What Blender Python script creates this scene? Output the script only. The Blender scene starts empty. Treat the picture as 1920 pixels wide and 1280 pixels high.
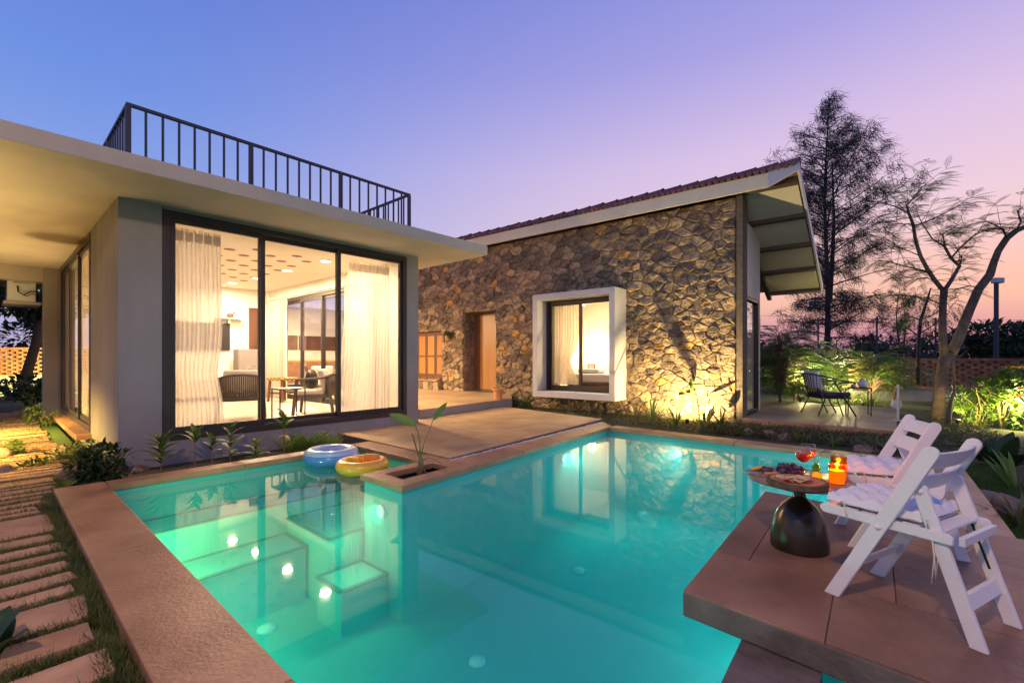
import bpy, bmesh, math, random
from mathutils import Vector, Matrix
from mathutils.geometry import tessellate_polygon
random.seed(11)
R = random.uniform
scene = bpy.context.scene
COL = scene.collection
# ------------------------------------------------------------------ camera
CAMZ, F, CX, HV = 1.15, 865.0, 960.0, 672.0        # metres; pixels of the 1920x1280 photograph
cam_d = bpy.data.cameras.new('camera')
cam = bpy.data.objects.new('camera', cam_d); COL.objects.link(cam)
cam.location = (0, 0, CAMZ); cam.rotation_euler = (math.radians(90), 0, 0)
cam_d.sensor_width = 36; cam_d.lens = F / 1920 * 36; cam_d.shift_y = (HV - 640) / 1920
cam_d.clip_start = .05; cam_d.clip_end = 3000
scene.camera = cam
# ------------------------------------------------------------------ dusk sky
SUN_AZ, SUN_EL = 52.0, 1.0                          # degrees to the right of +Y, above the horizon
world = bpy.data.worlds.new('World'); scene.world = world; world.use_nodes = True
nt = world.node_tree; nt.nodes.clear()
def N(tree, t, **kw):
    n = tree.nodes.new(t)
    for k, v in kw.items(): setattr(n, k, v)
    return n
def ramp(tree, stops, fac=None, interp='B_SPLINE'):
    r = N(tree, 'ShaderNodeValToRGB'); r.color_ramp.interpolation = interp
    e = r.color_ramp.elements
    while len(e) < len(stops): e.new(.5)
    for el, (p, c) in zip(e, stops):
        el.position = p; el.color = (*c, 1) if len(c) == 3 else c
    if fac is not None: tree.links.new(fac, r.inputs[0])
    return r
def lin(r, g, b):
    f = lambda c: c/12.92 if c <= .04045 else ((c+.055)/1.055)**2.4
    return (f(r/255), f(g/255), f(b/255))
tc = N(nt, 'ShaderNodeTexCoord')
sx = N(nt, 'ShaderNodeSeparateXYZ'); nt.links.new(tc.outputs['Generated'], sx.inputs[0])
dot = N(nt, 'ShaderNodeVectorMath', operation='DOT_PRODUCT')
nt.links.new(tc.outputs['Generated'], dot.inputs[0])
dot.inputs[1].default_value = (math.sin(math.radians(SUN_AZ)), math.cos(math.radians(SUN_AZ)), 0)
mr = N(nt, 'ShaderNodeMapRange', interpolation_type='SMOOTHSTEP'); nt.links.new(dot.outputs['Value'], mr.inputs[0])
mr.inputs[1].default_value = -.1; mr.inputs[2].default_value = 1.02
cool = ramp(nt, [(0, lin(190, 172, 206)), (.10, lin(184, 184, 226)), (.26, lin(140, 166, 232)), (.42, lin(112, 146, 226)), (.6, lin(96, 124, 212)), (.8, lin(72, 96, 182)), (1, lin(54, 72, 150))], sx.outputs[2], 'LINEAR')
warm = ramp(nt, [(0, lin(160, 118, 158)), (.045, lin(206, 146, 164)), (.10, lin(247, 190, 168)), (.16, lin(246, 198, 190)), (.25, lin(238, 206, 220)), (.37, lin(222, 196, 230)), (.52, lin(176, 166, 228)), (.68, lin(138, 146, 222)), (.82, lin(84, 100, 180)), (1, lin(54, 72, 150))], sx.outputs[2], 'LINEAR')
mx = N(nt, 'ShaderNodeMix', data_type='RGBA')
nt.links.new(mr.outputs[0], mx.inputs[0]); nt.links.new(cool.outputs[0], mx.inputs[6]); nt.links.new(warm.outputs[0], mx.inputs[7])
bg = N(nt, 'ShaderNodeBackground'); bg.inputs[1].default_value = .71
nt.links.new(mx.outputs[2], bg.inputs[0])
sky = N(nt, 'ShaderNodeTexSky', sky_type='NISHITA'); sky.sun_disc = False
sky.sun_elevation = math.radians(SUN_EL); sky.sun_rotation = math.radians(SUN_AZ)
bg2 = N(nt, 'ShaderNodeBackground'); bg2.inputs[1].default_value = .006
nt.links.new(sky.outputs[0], bg2.inputs[0])
ad = N(nt, 'ShaderNodeAddShader'); nt.links.new(bg.outputs[0], ad.inputs[0]); nt.links.new(bg2.outputs[0], ad.inputs[1])
wo = N(nt, 'ShaderNodeOutputWorld'); nt.links.new(ad.outputs[0], wo.inputs[0])
def lamp(kind, name, loc, power, color, target=None, size=.1, spot=None, blend=.5, parent=None):
    d = bpy.data.lights.new(name, kind); d.energy = power; d.color = color
    o = bpy.data.objects.new(name, d); COL.objects.link(o); o.location = loc
    if kind == 'AREA': d.shape = 'DISK'; d.size = size
    elif kind in ('POINT', 'SPOT'): d.shadow_soft_size = size
    if kind == 'SPOT': d.spot_size = math.radians(spot); d.spot_blend = blend
    if target is not None:
        o.rotation_euler = (Vector(target) - Vector(loc)).to_track_quat('-Z', 'Y').to_euler()
    if parent: o.parent = parent
    return o
sa, se = math.radians(SUN_AZ), math.radians(5)
sd = Vector((math.sin(sa)*math.cos(se), math.cos(sa)*math.cos(se), math.sin(se)))
sun = lamp('SUN', 'sun', sd*50, .12, (1, .72, .66), (0, 0, 0)); sun.data.angle = math.radians(20)
vs = scene.view_settings
scene.display_settings.display_device = 'sRGB'
vs.view_transform = 'Standard'; vs.look = 'None'; vs.exposure = .5; vs.gamma = 1; vs.use_curve_mapping = False
cy = scene.cycles
cy.use_denoising = True; cy.max_bounces = 8; cy.transparent_max_bounces = 24; cy.caustics_reflective = False; cy.caustics_refractive = False
cy.sample_clamp_indirect = 6
# ------------------------------------------------------------------ helpers
def P(u, v, z=0.0):
    """world point at height z seen at photo pixel (u, v)"""
    Y = F * (CAMZ - z) / (v - HV)
    return Vector(((u - CX) / F * Y, Y, z))
def PY(u, v, Y):
    return Vector(((u - CX) / F * Y, Y, CAMZ - (v - HV) / F * Y))
def thing(name, label, cat, loc=(0, 0, 0), rz=0, group=None, kind=None):
    o = bpy.data.objects.new(name, None); COL.objects.link(o)
    o.location = loc; o.rotation_euler = (0, 0, rz); o.empty_display_size = .1
    if label: o['label'] = label
    if cat: o['category'] = cat
    if group: o['group'] = group
    if kind: o['kind'] = kind
    return o
def tag(o, label, cat, group=None, kind=None):
    if label: o['label'] = label
    if cat: o['category'] = cat
    if group: o['group'] = group
    if kind: o['kind'] = kind
    return o
def place(name, me, parent=None, loc=(0, 0, 0), rot=(0, 0, 0), sc=(1, 1, 1)):
    o = bpy.data.objects.new(name, me); COL.objects.link(o)
    o.parent = parent; o.location = loc; o.rotation_euler = rot; o.scale = sc
    return o
def copy_tree(o, parent=None):
    c = o.copy(); COL.objects.link(c); c.parent = parent
    for ch in list(o.children): copy_tree(ch, c)
    return c
class B:
    def __init__(s): s.v = []; s.f = []; s.M = None
    def add(s, vs, fs):
        n = len(s.v)
        s.v += [tuple(s.M @ Vector(p)) if s.M else tuple(p) for p in vs]
        s.f += [tuple(i + n for i in q) for q in fs]
    def box(s, x0, x1, y0, y1, z0, z1):
        s.add([(x0,y0,z0),(x1,y0,z0),(x1,y1,z0),(x0,y1,z0),(x0,y0,z1),(x1,y0,z1),(x1,y1,z1),(x0,y1,z1)],
              [(0,3,2,1),(4,5,6,7),(0,1,5,4),(1,2,6,5),(2,3,7,6),(3,0,4,7)]); return s
    def bar(s, a, b, w, h, up=(0, 0, 1)):
        """a beam from a to b, w across (horizontal) and h along up"""
        a, b = Vector(a), Vector(b); d = (b - a).normalized(); up = Vector(up)
        x = d.cross(up)
        if x.length < 1e-4: x = d.cross(Vector((0, 1, 0)))
        x.normalize(); y = x.cross(d).normalized()
        q = [(-w/2, -h/2), (w/2, -h/2), (w/2, h/2), (-w/2, h/2)]
        s.add([a + x*i + y*j for i, j in q] + [b + x*i + y*j for i, j in q],
              [(0,1,2,3),(7,6,5,4),(0,4,5,1),(1,5,6,2),(2,6,7,3),(3,7,4,0)]); return s
    def tube(s, pts, rad, n=8):
        pts = [Vector(p) for p in pts]
        if not hasattr(rad, '__len__'): rad = [rad]*len(pts)
        vs = []; prev = None
        for i, p in enumerate(pts):
            d = (pts[min(i+1, len(pts)-1)] - pts[max(i-1, 0)]).normalized()
            x = d.orthogonal().normalized() if prev is None else (prev - d*prev.dot(d)).normalized()
            prev = x; y = d.cross(x)
            vs += [p + (x*math.cos(2*math.pi*k/n) + y*math.sin(2*math.pi*k/n))*rad[i] for k in range(n)]
        fs = [(i*n+k, i*n+(k+1) % n, (i+1)*n+(k+1) % n, (i+1)*n+k) for i in range(len(pts)-1) for k in range(n)]
        fs += [tuple(range(n))[::-1], tuple(range((len(pts)-1)*n, len(pts)*n))]
        s.add(vs, fs); return s
    def lathe(s, prof, n=24, c=(0, 0, 0), sx=1, sy=1):
        vs = []; fs = []
        for r, z in prof:
            vs += [(c[0]+r*sx*math.cos(2*math.pi*k/n), c[1]+r*sy*math.sin(2*math.pi*k/n), c[2]+z) for k in range(n)]
        for i in range(len(prof)-1):
            fs += [(i*n+k, i*n+(k+1) % n, (i+1)*n+(k+1) % n, (i+1)*n+k) for k in range(n)]
        if prof[0][0] > 1e-4: fs.append(tuple(range(n))[::-1])
        if prof[-1][0] > 1e-4: fs.append(tuple(range((len(prof)-1)*n, len(prof)*n)))
        s.add(vs, fs); return s
    def prism(s, poly, z0, z1):
        n = len(poly)
        if sum(poly[i][0]*poly[(i+1) % n][1] - poly[(i+1) % n][0]*poly[i][1] for i in range(n)) < 0: poly = poly[::-1]
        vs = [(p[0], p[1], z0) for p in poly] + [(p[0], p[1], z1) for p in poly]
        tri = tessellate_polygon([[Vector((p[0], p[1], 0)) for p in poly]])
        fs = []
        for t in tri:
            a, b, c = [Vector(poly[i][:2]) for i in t]
            if (b-a).cross(c-a) < 0: t = (t[0], t[2], t[1])
            fs.append(tuple(i+n for i in t)); fs.append(tuple(t[::-1]))
        if n < 40 and _convex(poly): fs = [tuple(range(n))[::-1], tuple(range(n, 2*n))]
        fs += [(i, (i+1) % n, (i+1) % n+n, i+n) for i in range(n)]
        s.add(vs, fs); return s
    def leaf(s, base, d, L, W, droop=.3, up=(0, 0, 1), seg=4, fold=.25, shape=1.0):
        base = Vector(base); d = Vector(d).normalized(); up = Vector(up)
        side = d.cross(up)
        if side.length < 1e-3: side = Vector((1, 0, 0))
        side.normalize(); nrm = side.cross(d).normalized()
        vs = []; p = base.copy(); dd = d.copy()
        for i in range(seg+1):
            t = i/seg
            w = W*.5*(math.sin(math.pi*min(1, (t*.94+.06))**shape)**.8 if t < 1 else .02)
            vs += [p - side*w + nrm*fold*w, p.copy(), p + side*w + nrm*fold*w]
            dd = (dd - Vector((0, 0, 1))*droop/seg).normalized(); p = p + dd*L/seg
        fs = []
        for i in range(seg):
            a = i*3
            fs += [(a, a+1, a+4, a+3), (a+1, a+2, a+5, a+4)]
        s.add(vs, fs); return s
    def tri(s, a, b, c): s.add([a, b, c], [(0, 1, 2)])
    def mesh(s, name, mat, smooth=False):
        me = bpy.data.meshes.new(name); me.from_pydata(s.v, [], s.f)
        if mat: me.materials.append(mat)
        if smooth:
            for p in me.polygons: p.use_smooth = True
        me.update(); return me
    def obj(s, name, mat, parent=None, smooth=False, bevel=0, loc=(0, 0, 0), rot=(0, 0, 0), kind=None, auto=None):
        o = place(name, s.mesh(name, mat, smooth), parent, loc, rot)
        if bevel:
            m = o.modifiers.new('bevel', 'BEVEL'); m.width = bevel; m.segments = 2; m.limit_method = 'ANGLE'
        if smooth and auto is not None: 
            o.data.set_sharp_from_angle(angle=math.radians(auto))
        if kind: o['kind'] = kind
        return o
def _convex(poly):
    n = len(poly)
    for i in range(n):
        a, b, c = poly[i], poly[(i+1) % n], poly[(i+2) % n]
        if (b[0]-a[0])*(c[1]-b[1]) - (b[1]-a[1])*(c[0]-b[0]) < -1e-9: return False
    return True
def area(p): return abs(sum(p[i][0]*p[(i+1) % len(p)][1]-p[(i+1) % len(p)][0]*p[i][1] for i in range(len(p))))/2
def clip(poly, px, py, nx, ny):
    """keep the side where (p - (px,py)) . n <= 0"""
    out = []; n = len(poly)
    for i in range(n):
        a, b = poly[i], poly[(i+1) % n]
        da = (a[0]-px)*nx+(a[1]-py)*ny; db = (b[0]-px)*nx+(b[1]-py)*ny
        if da <= 0: out.append(a)
        if da*db < 0:
            t = da/(da-db); out.append((a[0]+(b[0]-a[0])*t, a[1]+(b[1]-a[1])*t))
    return out
def clip_convex(poly, conv, inset=0):
    n = len(conv); s = sum(conv[i][0]*conv[(i+1) % n][1]-conv[(i+1) % n][0]*conv[i][1] for i in range(n))
    c = conv if s > 0 else conv[::-1]
    for i in range(n):
        a, b = c[i], c[(i+1) % n]; dx, dy = b[0]-a[0], b[1]-a[1]; L = math.hypot(dx, dy)
        nx, ny = dy/L, -dx/L
        poly = clip(poly, a[0]-nx*inset, a[1]-ny*inset, nx, ny)
        if len(poly) < 3: return []
    return poly
def walls(b, x0, x1, z0, z1, y0, y1, holes):
    xs = sorted({x0, x1, *[h for q in holes for h in q[:2] if x0 < h < x1]}); zs = sorted({z0, z1, *[h for q in holes for h in q[2:] if z0 < h < z1]})
    for i in range(len(xs)-1):
        run = None
        for k in range(len(zs)-1):
            cx, cz = (xs[i]+xs[i+1])/2, (zs[k]+zs[k+1])/2
            if any(q[0] < cx < q[1] and q[2] < cz < q[3] for q in holes):
                if run is not None: b.box(xs[i], xs[i+1], y0, y1, run, zs[k]); run = None
            elif run is None: run = zs[k]
        if run is not None: b.box(xs[i], xs[i+1], y0, y1, run, z1)
    return b
# ------------------------------------------------------------------ materials
def mat(name, c1, c2=None, scale=6, rough=.7, bump=0, bscale=40, rnd=0, metal=0, spec=.5, attr=None, emit=None, estr=0, trans=0, coat=0, contrast=(.35, .65), stretch=None, bdist=.01):
    m = bpy.data.materials.new(name); m.use_nodes = True; t = m.node_tree; L = t.links.new
    p = t.nodes['Principled BSDF']; out = t.nodes['Material Output']
    p.inputs['Roughness'].default_value = rough; p.inputs['Metallic'].default_value = metal
    p.inputs['Specular IOR Level'].default_value = spec; p.inputs['Coat Weight'].default_value = coat
    co = N(t, 'ShaderNodeTexCoord'); vec = co.outputs['Object']
    if rnd:
        oi = N(t, 'ShaderNodeObjectInfo'); av = N(t, 'ShaderNodeVectorMath', operation='MULTIPLY_ADD')
        cmb = N(t, 'ShaderNodeCombineXYZ')
        for i in range(3): L(oi.outputs['Random'], cmb.inputs[i])
        L(cmb.outputs[0], av.inputs[0]); av.inputs[1].default_value = (37, 53, 71); L(vec, av.inputs[2]); vec = av.outputs[0]
    if stretch:
        sv = N(t, 'ShaderNodeVectorMath', operation='MULTIPLY'); L(vec, sv.inputs[0]); sv.inputs[1].default_value = stretch; vec = sv.outputs[0]
    col = None
    if attr:
        a = N(t, 'ShaderNodeAttribute', attribute_name='tone'); r = ramp(t, attr, a.outputs['Fac'], 'LINEAR'); col = r.outputs[0]
        n = N(t, 'ShaderNodeTexNoise'); n.inputs['Scale'].default_value = scale; n.inputs['Detail'].default_value = 8; L(vec, n.inputs[0])
        mr = N(t, 'ShaderNodeMapRange'); L(n.outputs[0], mr.inputs[0]); mr.inputs[1].default_value = .3; mr.inputs[2].default_value = .7; mr.inputs[3].default_value = .5; mr.inputs[4].default_value = 1.45
        mm = N(t, 'ShaderNodeMix', data_type='RGBA', blend_type='MULTIPLY'); mm.inputs[0].default_value = 1; L(col, mm.inputs[6]); L(mr.outputs[0], mm.inputs[7]); col = mm.outputs[2]
    elif c2:
        n = N(t, 'ShaderNodeTexNoise'); n.inputs['Scale'].default_value = scale; n.inputs['Detail'].default_value = 7; n.inputs['Roughness'].default_value = .62; L(vec, n.inputs[0])
        r = ramp(t, [(contrast[0], c1), (contrast[1], c2)], n.outputs[0], 'LINEAR'); col = r.outputs[0]
    if rnd:
        base = col
        mr = N(t, 'ShaderNodeMapRange'); L(oi.outputs['Random'], mr.inputs[0]); mr.inputs[3].default_value = 1-rnd; mr.inputs[4].default_value = 1+rnd
        hs = N(t, 'ShaderNodeHueSaturation'); L(mr.outputs[0], hs.inputs['Value'])
        if base is not None: L(base, hs.inputs['Color'])
        else: hs.inputs['Color'].default_value = (*c1, 1)
        col = hs.outputs[0]
    if col is not None: L(col, p.inputs['Base Color'])
    else: p.inputs['Base Color'].default_value = (*c1, 1)
    if bump:
        n2 = N(t, 'ShaderNodeTexNoise'); n2.inputs['Scale'].default_value = bscale; n2.inputs['Detail'].default_value = 6; L(vec, n2.inputs[0])
        bp = N(t, 'ShaderNodeBump'); bp.inputs['Strength'].default_value = bump; bp.inputs['Distance'].default_value = bdist
        L(n2.outputs[0], bp.inputs['Height']); L(bp.outputs[0], p.inputs['Normal'])
    if emit: p.inputs['Emission Color'].default_value = (*emit, 1); p.inputs['Emission Strength'].default_value = estr
    if trans:
        tr = N(t, 'ShaderNodeBsdfTranslucent')
        if col is not None: L(col, tr.inputs[0])
        else: tr.inputs[0].default_value = (*c1, 1)
        ms = N(t, 'ShaderNodeMixShader'); ms.inputs[0].default_value = trans
        L(p.outputs[0], ms.inputs[1]); L(tr.outputs[0], ms.inputs[2]); L(ms.outputs[0], out.inputs[0])
    return m
def glassy(name, ior=1.45, tint=(1, 1, 1), rough=0, bump=0, bscale=3):
    m = bpy.data.materials.new(name); m.use_nodes = True; t = m.node_tree; L = t.links.new; t.nodes.clear()
    out = N(t, 'ShaderNodeOutputMaterial'); fr = N(t, 'ShaderNodeFresnel'); fr.inputs[0].default_value = ior
    tr = N(t, 'ShaderNodeBsdfTransparent'); tr.inputs[0].default_value = (*tint, 1)
    gl = N(t, 'ShaderNodeBsdfGlossy'); gl.inputs['Roughness'].default_value = rough
    ge = N(t, 'ShaderNodeNewGeometry'); inv = N(t, 'ShaderNodeMath', operation='SUBTRACT'); inv.inputs[0].default_value = 1; L(ge.outputs['Backfacing'], inv.inputs[1])
    mu = N(t, 'ShaderNodeMath', operation='MULTIPLY'); L(fr.outputs[0], mu.inputs[0]); L(inv.outputs[0], mu.inputs[1])
    ms = N(t, 'ShaderNodeMixShader'); L(mu.outputs[0], ms.inputs[0]); L(tr.outputs[0], ms.inputs[1]); L(gl.outputs[0], ms.inputs[2]); L(ms.outputs[0], out.inputs[0])
    if bump:
        co = N(t, 'ShaderNodeTexCoord'); n = N(t, 'ShaderNodeTexNoise'); n.inputs['Scale'].default_value = bscale; n.inputs['Detail'].default_value = 1; L(co.outputs['Object'], n.inputs[0])
        bp = N(t, 'ShaderNodeBump'); bp.inputs['Strength'].default_value = bump; bp.inputs['Distance'].default_value = .004; L(n.outputs[0], bp.inputs['Height'])
        L(bp.outputs[0], gl.inputs['Normal'])
    return m, t, out
def emitter(name, c, s):
    m = bpy.data.materials.new(name); m.use_nodes = True; t = m.node_tree; t.nodes.clear()
    e = N(t, 'ShaderNodeEmission'); e.inputs[0].default_value = (*c, 1); e.inputs[1].default_value = s
    o = N(t, 'ShaderNodeOutputMaterial'); t.links.new(e.outputs[0], o.inputs[0]); return m
M = {}
M['plaster'] = mat('grey plaster', (.235, .222, .218), (.315, .298, .29), 1.7, .88, .3, 60, stretch=(1, 1, .4), contrast=(.3, .7))
M['soffit'] = mat('painted soffit', (.36, .325, .285), (.45, .405, .35), .9, .85, .1, 40)
M['white_wall'] = mat('warm white paint', (.74, .70, .62), (.78, .74, .66), 3, .8)
M['ceiling'] = mat('ceiling paint', (.74, .68, .58), None, 3, .8)
M['hole'] = mat('recess paint', (.22, .14, .07), None, 3, .9)
M['floor_tile'] = mat('beige floor tile', (.56, .49, .39), (.62, .55, .45), 2, .25, rnd=.05)
M['dark_frame'] = mat('dark bronze aluminium', (.045, .036, .032), None, 3, .42, metal=.3)
M['rail'] = mat('dark blue grey paint', (.025, .028, .045), None, 3, .5)
M['concrete'] = mat('honed sandstone', (.24, .115, .058), (.48, .27, .145), 2.2, .42, .45, 55, rnd=.08, contrast=(.28, .72))
M['deck'] = mat('red brown sandstone', (.13, .062, .040), (.36, .19, .11), 1.7, .5, .4, 50, rnd=.14, contrast=(.28, .72))
M['deck_edge'] = mat('dark grey concrete', (.075, .058, .048), (.19, .145, .115), 3.5, .8, .7, 35, contrast=(.3, .7))  # darker and greyer than the deck top
M['paver'] = mat('pale sandstone paver', (.36, .225, .11), (.50, .34, .18), 1.8, .5, .25, 50, rnd=.12)
M['grout'] = mat('dark mortar', (.10, .085, .07), (.15, .13, .11), 12, .95)
M['path_stone'] = mat('split sandstone strip', (.33, .175, .095), (.50, .30, .17), 4, .8, .5, 45, rnd=.12)
M['soil'] = mat('garden soil', (.035, .028, .02), (.075, .058, .04), 9, .95, .8, 30, bdist=.03)
M['ground'] = mat('dark grassy ground', (.025, .035, .014), (.06, .07, .03), 1.3, .95, .8, 12, bdist=.05)
M['stone'] = mat('rubble stone', None, None, 10, .88, 1.0, 30, attr=[(0, (.14, .10, .068)), (.3, (.22, .158, .10)), (.6, (.31, .222, .135)), (.82, (.40, .28, .155)), (.88, (.42, .28, .14)), (.95, (.45, .24, .07)), (1, (.52, .30, .09))], bdist=.035)
M['mortar'] = mat('wall mortar', (.09, .07, .05), (.16, .125, .088), 14, .95, .6, 40)
M['fascia'] = mat('cream fascia board', (.60, .54, .40), (.66, .60, .46), 2, .7)
M['grey_paint'] = mat('pale blue grey metal', (.42, .44, .52), None, 3, .5)
M['panel'] = mat('off white eave panel', (.50, .48, .43), (.56, .53, .48), 1.5, .35)
M['purlin'] = mat('brown steel purlin', (.055, .035, .032), None, 3, .5)
M['tile'] = mat('purple brown roof tile', (.13, .055, .065), (.20, .085, .09), 8, .7, .3, 40, rnd=.25)
M['white_frame'] = mat('white render', (.47, .455, .45), (.54, .52, .51), 2, .8, .12, 60)
M['door_wood'] = mat('honey veneer', (.36, .16, .045), (.46, .22, .065), 3, .38, stretch=(1, 1, .08))
M['dark_wood'] = mat('dark brown timber', (.10, .045, .022), (.16, .07, .035), 4, .5, stretch=(1, 1, .1))
M['rope'] = mat('brown rope', (.13, .105, .085), None, 3, .8)
M['cushion'] = mat('cream cushion', (.68, .62, .52), None, 3, .9)
M['black'] = mat('black metal', (.018, .016, .016), None, 3, .4)
M['white_wood'] = mat('white painted wood', (.74, .72, .71), (.79, .77, .76), 3, .42, .06, 30, stretch=(1, 1, 1))
M['pad'] = mat('white cotton pad', (.70, .69, .71), (.75, .73, .74), 4, .95, .2, 150)
M['cord'] = mat('cotton tie', (.62, .58, .52), None, 3, .9)
M['bronze'] = mat('dark bronze lacquer', (.055, .045, .032), (.075, .06, .042), 4, .24, metal=.75)
M['pool'] = mat('turquoise pool plaster', (.08, .46, .43), (.11, .50, .47), 1.5, .8)
M['pool_trim'] = mat('dark pool edge tile', (.05, .16, .16), None, 3, .6)
M['fitting'] = mat('white plastic fitting', (.8, .85, .85), None, 3, .5)
M['terracotta'] = mat('terracotta', (.52, .25, .10), (.60, .31, .14), 6, .8)
M['brick'] = mat('clay brick', (.19, .08, .042), (.29, .13, .068), 7, .9, .4, 60, rnd=.25)
M['rock'] = mat('garden rock', (.16, .115, .085), (.28, .2, .15), 5, .9, .9, 14, rnd=.2, bdist=.03)
M['bark'] = mat('tree bark', (.11, .075, .055), (.20, .14, .105), 9, .95, .8, 30, bdist=.02)
M['dark_bark'] = mat('dark bark', (.04, .03, .03), (.07, .05, .045), 9, .95)
M['stem'] = mat('green brown stem', (.16, .12, .05), (.22, .17, .07), 12, .8)
def leafmat(name, a, b, rough=.5, tr=.3): return mat(name, a, b, 3, rough, rnd=.18, trans=tr)
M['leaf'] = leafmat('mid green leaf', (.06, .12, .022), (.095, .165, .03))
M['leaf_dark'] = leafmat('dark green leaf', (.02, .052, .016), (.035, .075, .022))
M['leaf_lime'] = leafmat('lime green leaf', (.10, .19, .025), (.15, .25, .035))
M['leaf_yellow'] = leafmat('yellow leaf', (.45, .33, .03), (.55, .40, .05))
M['leaf_olive'] = leafmat('olive needles', (.085, .095, .03), (.14, .14, .045))
M['leaf_pine'] = leafmat('dark needles', (.06, .048, .056), (.085, .07, .075), .7, .15)
M['grass'] = leafmat('garden grass', (.07, .105, .022), (.15, .17, .04))
M['moss'] = mat('mossy lawn', (.035, .085, .012), (.06, .125, .02), 20, .95, .8, 60)
M['pebble'] = mat('white pebble', (.60, .57, .54), (.72, .69, .66), 30, .6)
M['blue_ring'] = mat('blue vinyl', (.06, .22, .58), (.10, .30, .66), 2, .22, coat=.6)
M['pale_ring'] = mat('pale blue vinyl', (.36, .50, .72), None, 3, .22, coat=.6)
M['yellow_ring'] = mat('yellow vinyl', (.86, .40, .02), (.90, .45, .03), 2, .25, coat=.6)
M['orange_ring'] = mat('orange vinyl', (.80, .27, .02), None, 2, .3, coat=.5)
M['glass'], _, _ = glassy('window glass', 1.5)
M['side_glass'], _, _ = glassy('low reflection glass', 1.22)
M['drink_glass'], _, _ = glassy('clear drinking glass', 1.5)
M['water'], wt, wout = glassy('pool water', 1.31, rough=.028, bump=.12, bscale=2.2)
va = N(wt, 'ShaderNodeVolumeAbsorption'); va.inputs[0].default_value = (.05, .90, .90, 1); va.inputs[1].default_value = .7
vsc = N(wt, 'ShaderNodeVolumeScatter'); vsc.inputs[0].default_value = (.12, .95, 1, 1); vsc.inputs[1].default_value = .2
vad = N(wt, 'ShaderNodeAddShader'); wt.links.new(va.outputs[0], vad.inputs[0]); wt.links.new(vsc.outputs[0], vad.inputs[1])
wt.links.new(vad.outputs[0], wout.inputs['Volume'])
M['lamp_warm'] = emitter('warm lamp face', (1, .78, .48), 14)
M['lamp_pool'] = emitter('pool lamp face', (.7, 1, .8), .7)
M['lamp_ring'] = emitter('ring lamp glow', (1, .72, .30), 5)
M['flame'] = emitter('candle flame', (1, .70, .25), 14)
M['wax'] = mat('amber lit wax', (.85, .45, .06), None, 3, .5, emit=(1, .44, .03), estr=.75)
M['amber'], _, _ = glassy('amber glass', 1.45, (.98, .60, .10))
M['wine'] = mat('red sangria', (.38, .012, .01), None, 3, .1, emit=(.5, .02, .01), estr=.06)  # faint red glow put into the drink by emission
M['grape'] = mat('purple grape', (.05, .022, .05), (.09, .035, .07), 9, .35, rnd=.3)
M['orange_fruit'] = mat('orange flesh', (.80, .40, .05), (.85, .55, .12), 30, .45)
M['bread'] = mat('cracker', (.62, .42, .20), (.70, .52, .28), 25, .8, rnd=.1)
M['meat'] = mat('cured meat', (.42, .13, .08), (.52, .22, .14), 25, .5, rnd=.15)
M['slice'] = mat('acacia wood top', (.40, .165, .05), (.52, .25, .085), 8, .4)
M['barkrim'] = mat('bark rim', (.075, .04, .022), (.15, .085, .05), 30, .9, .9, 60)
M['slate'] = mat('mottled stone board', (.16, .13, .12), (.42, .36, .34), 45, .5)
M['table_top'] = mat('warm table top', (.30, .16, .10), None, 3, .3)
def sheer(name, col, fac):
    m = bpy.data.materials.new(name); m.use_nodes = True; t = m.node_tree; L = t.links.new; t.nodes.clear()
    out = N(t, 'ShaderNodeOutputMaterial'); tr = N(t, 'ShaderNodeBsdfTransparent'); d = N(t, 'ShaderNodeBsdfDiffuse'); d.inputs[0].default_value = (*col, 1)
    tl = N(t, 'ShaderNodeBsdfTranslucent'); tl.inputs[0].default_value = (*col, 1)
    a = N(t, 'ShaderNodeMixShader'); a.inputs[0].default_value = .5; L(d.outputs[0], a.inputs[1]); L(tl.outputs[0], a.inputs[2])
    co = N(t, 'ShaderNodeTexCoord'); mp = N(t, 'ShaderNodeVectorMath', operation='MULTIPLY'); mp.inputs[1].default_value = (34, 34, .3); L(co.outputs['Object'], mp.inputs[0])
    n = N(t, 'ShaderNodeTexNoise'); n.inputs['Scale'].default_value = 1; n.inputs['Detail'].default_value = 3; L(mp.outputs[0], n.inputs[0])
    mr = N(t, 'ShaderNodeMapRange'); L(n.outputs[0], mr.inputs[0]); mr.inputs[1].default_value = .3; mr.inputs[2].default_value = .7; mr.inputs[3].default_value = fac-.18; mr.inputs[4].default_value = min(1, fac+.16)
    b = N(t, 'ShaderNodeMixShader'); L(mr.outputs[0], b.inputs[0]); L(tr.outputs[0], b.inputs[1]); L(a.outputs[0], b.inputs[2]); L(b.outputs[0], out.inputs[0])
    return m
M['sheer'] = sheer('sheer white voile', (.84, .79, .70), .78)
M['drape'] = sheer('cream drape', (.80, .70, .54), .95)
# ------------------------------------------------------------------ frames of the place
VO = Vector((-4.389, 5.137, 0)); VA = math.atan2(.7513, .66)          # villa: x along the glazed front, y into the room
va_, vb_ = Vector((.66, .7513, 0)), Vector((-.7513, .66, 0))
def V(x, y, z=0): return VO + va_*x + vb_*y + Vector((0, 0, z))
def toV(p): d = Vector(p) - VO; return (d.dot(va_), d.dot(vb_))
SO = Vector((4.47, 8.94, 0)); SA = math.atan2(-.6247, .7809)          # stone house: x right along its wall, y back
sr_, sb_ = Vector((.7809, -.6247, 0)), Vector((.6247, .7809, 0))
def S(x, y, z=0): return SO + sr_*x + sb_*y + Vector((0, 0, z))
DO = Vector((.81, 2.19, 0)); dx_, dy_ = Vector((.70, -.714, 0)), Vector((.618, .786, 0))
def D(x, y, z=0): return DO + dx_*x + dy_*y + Vector((0, 0, z))
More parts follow.
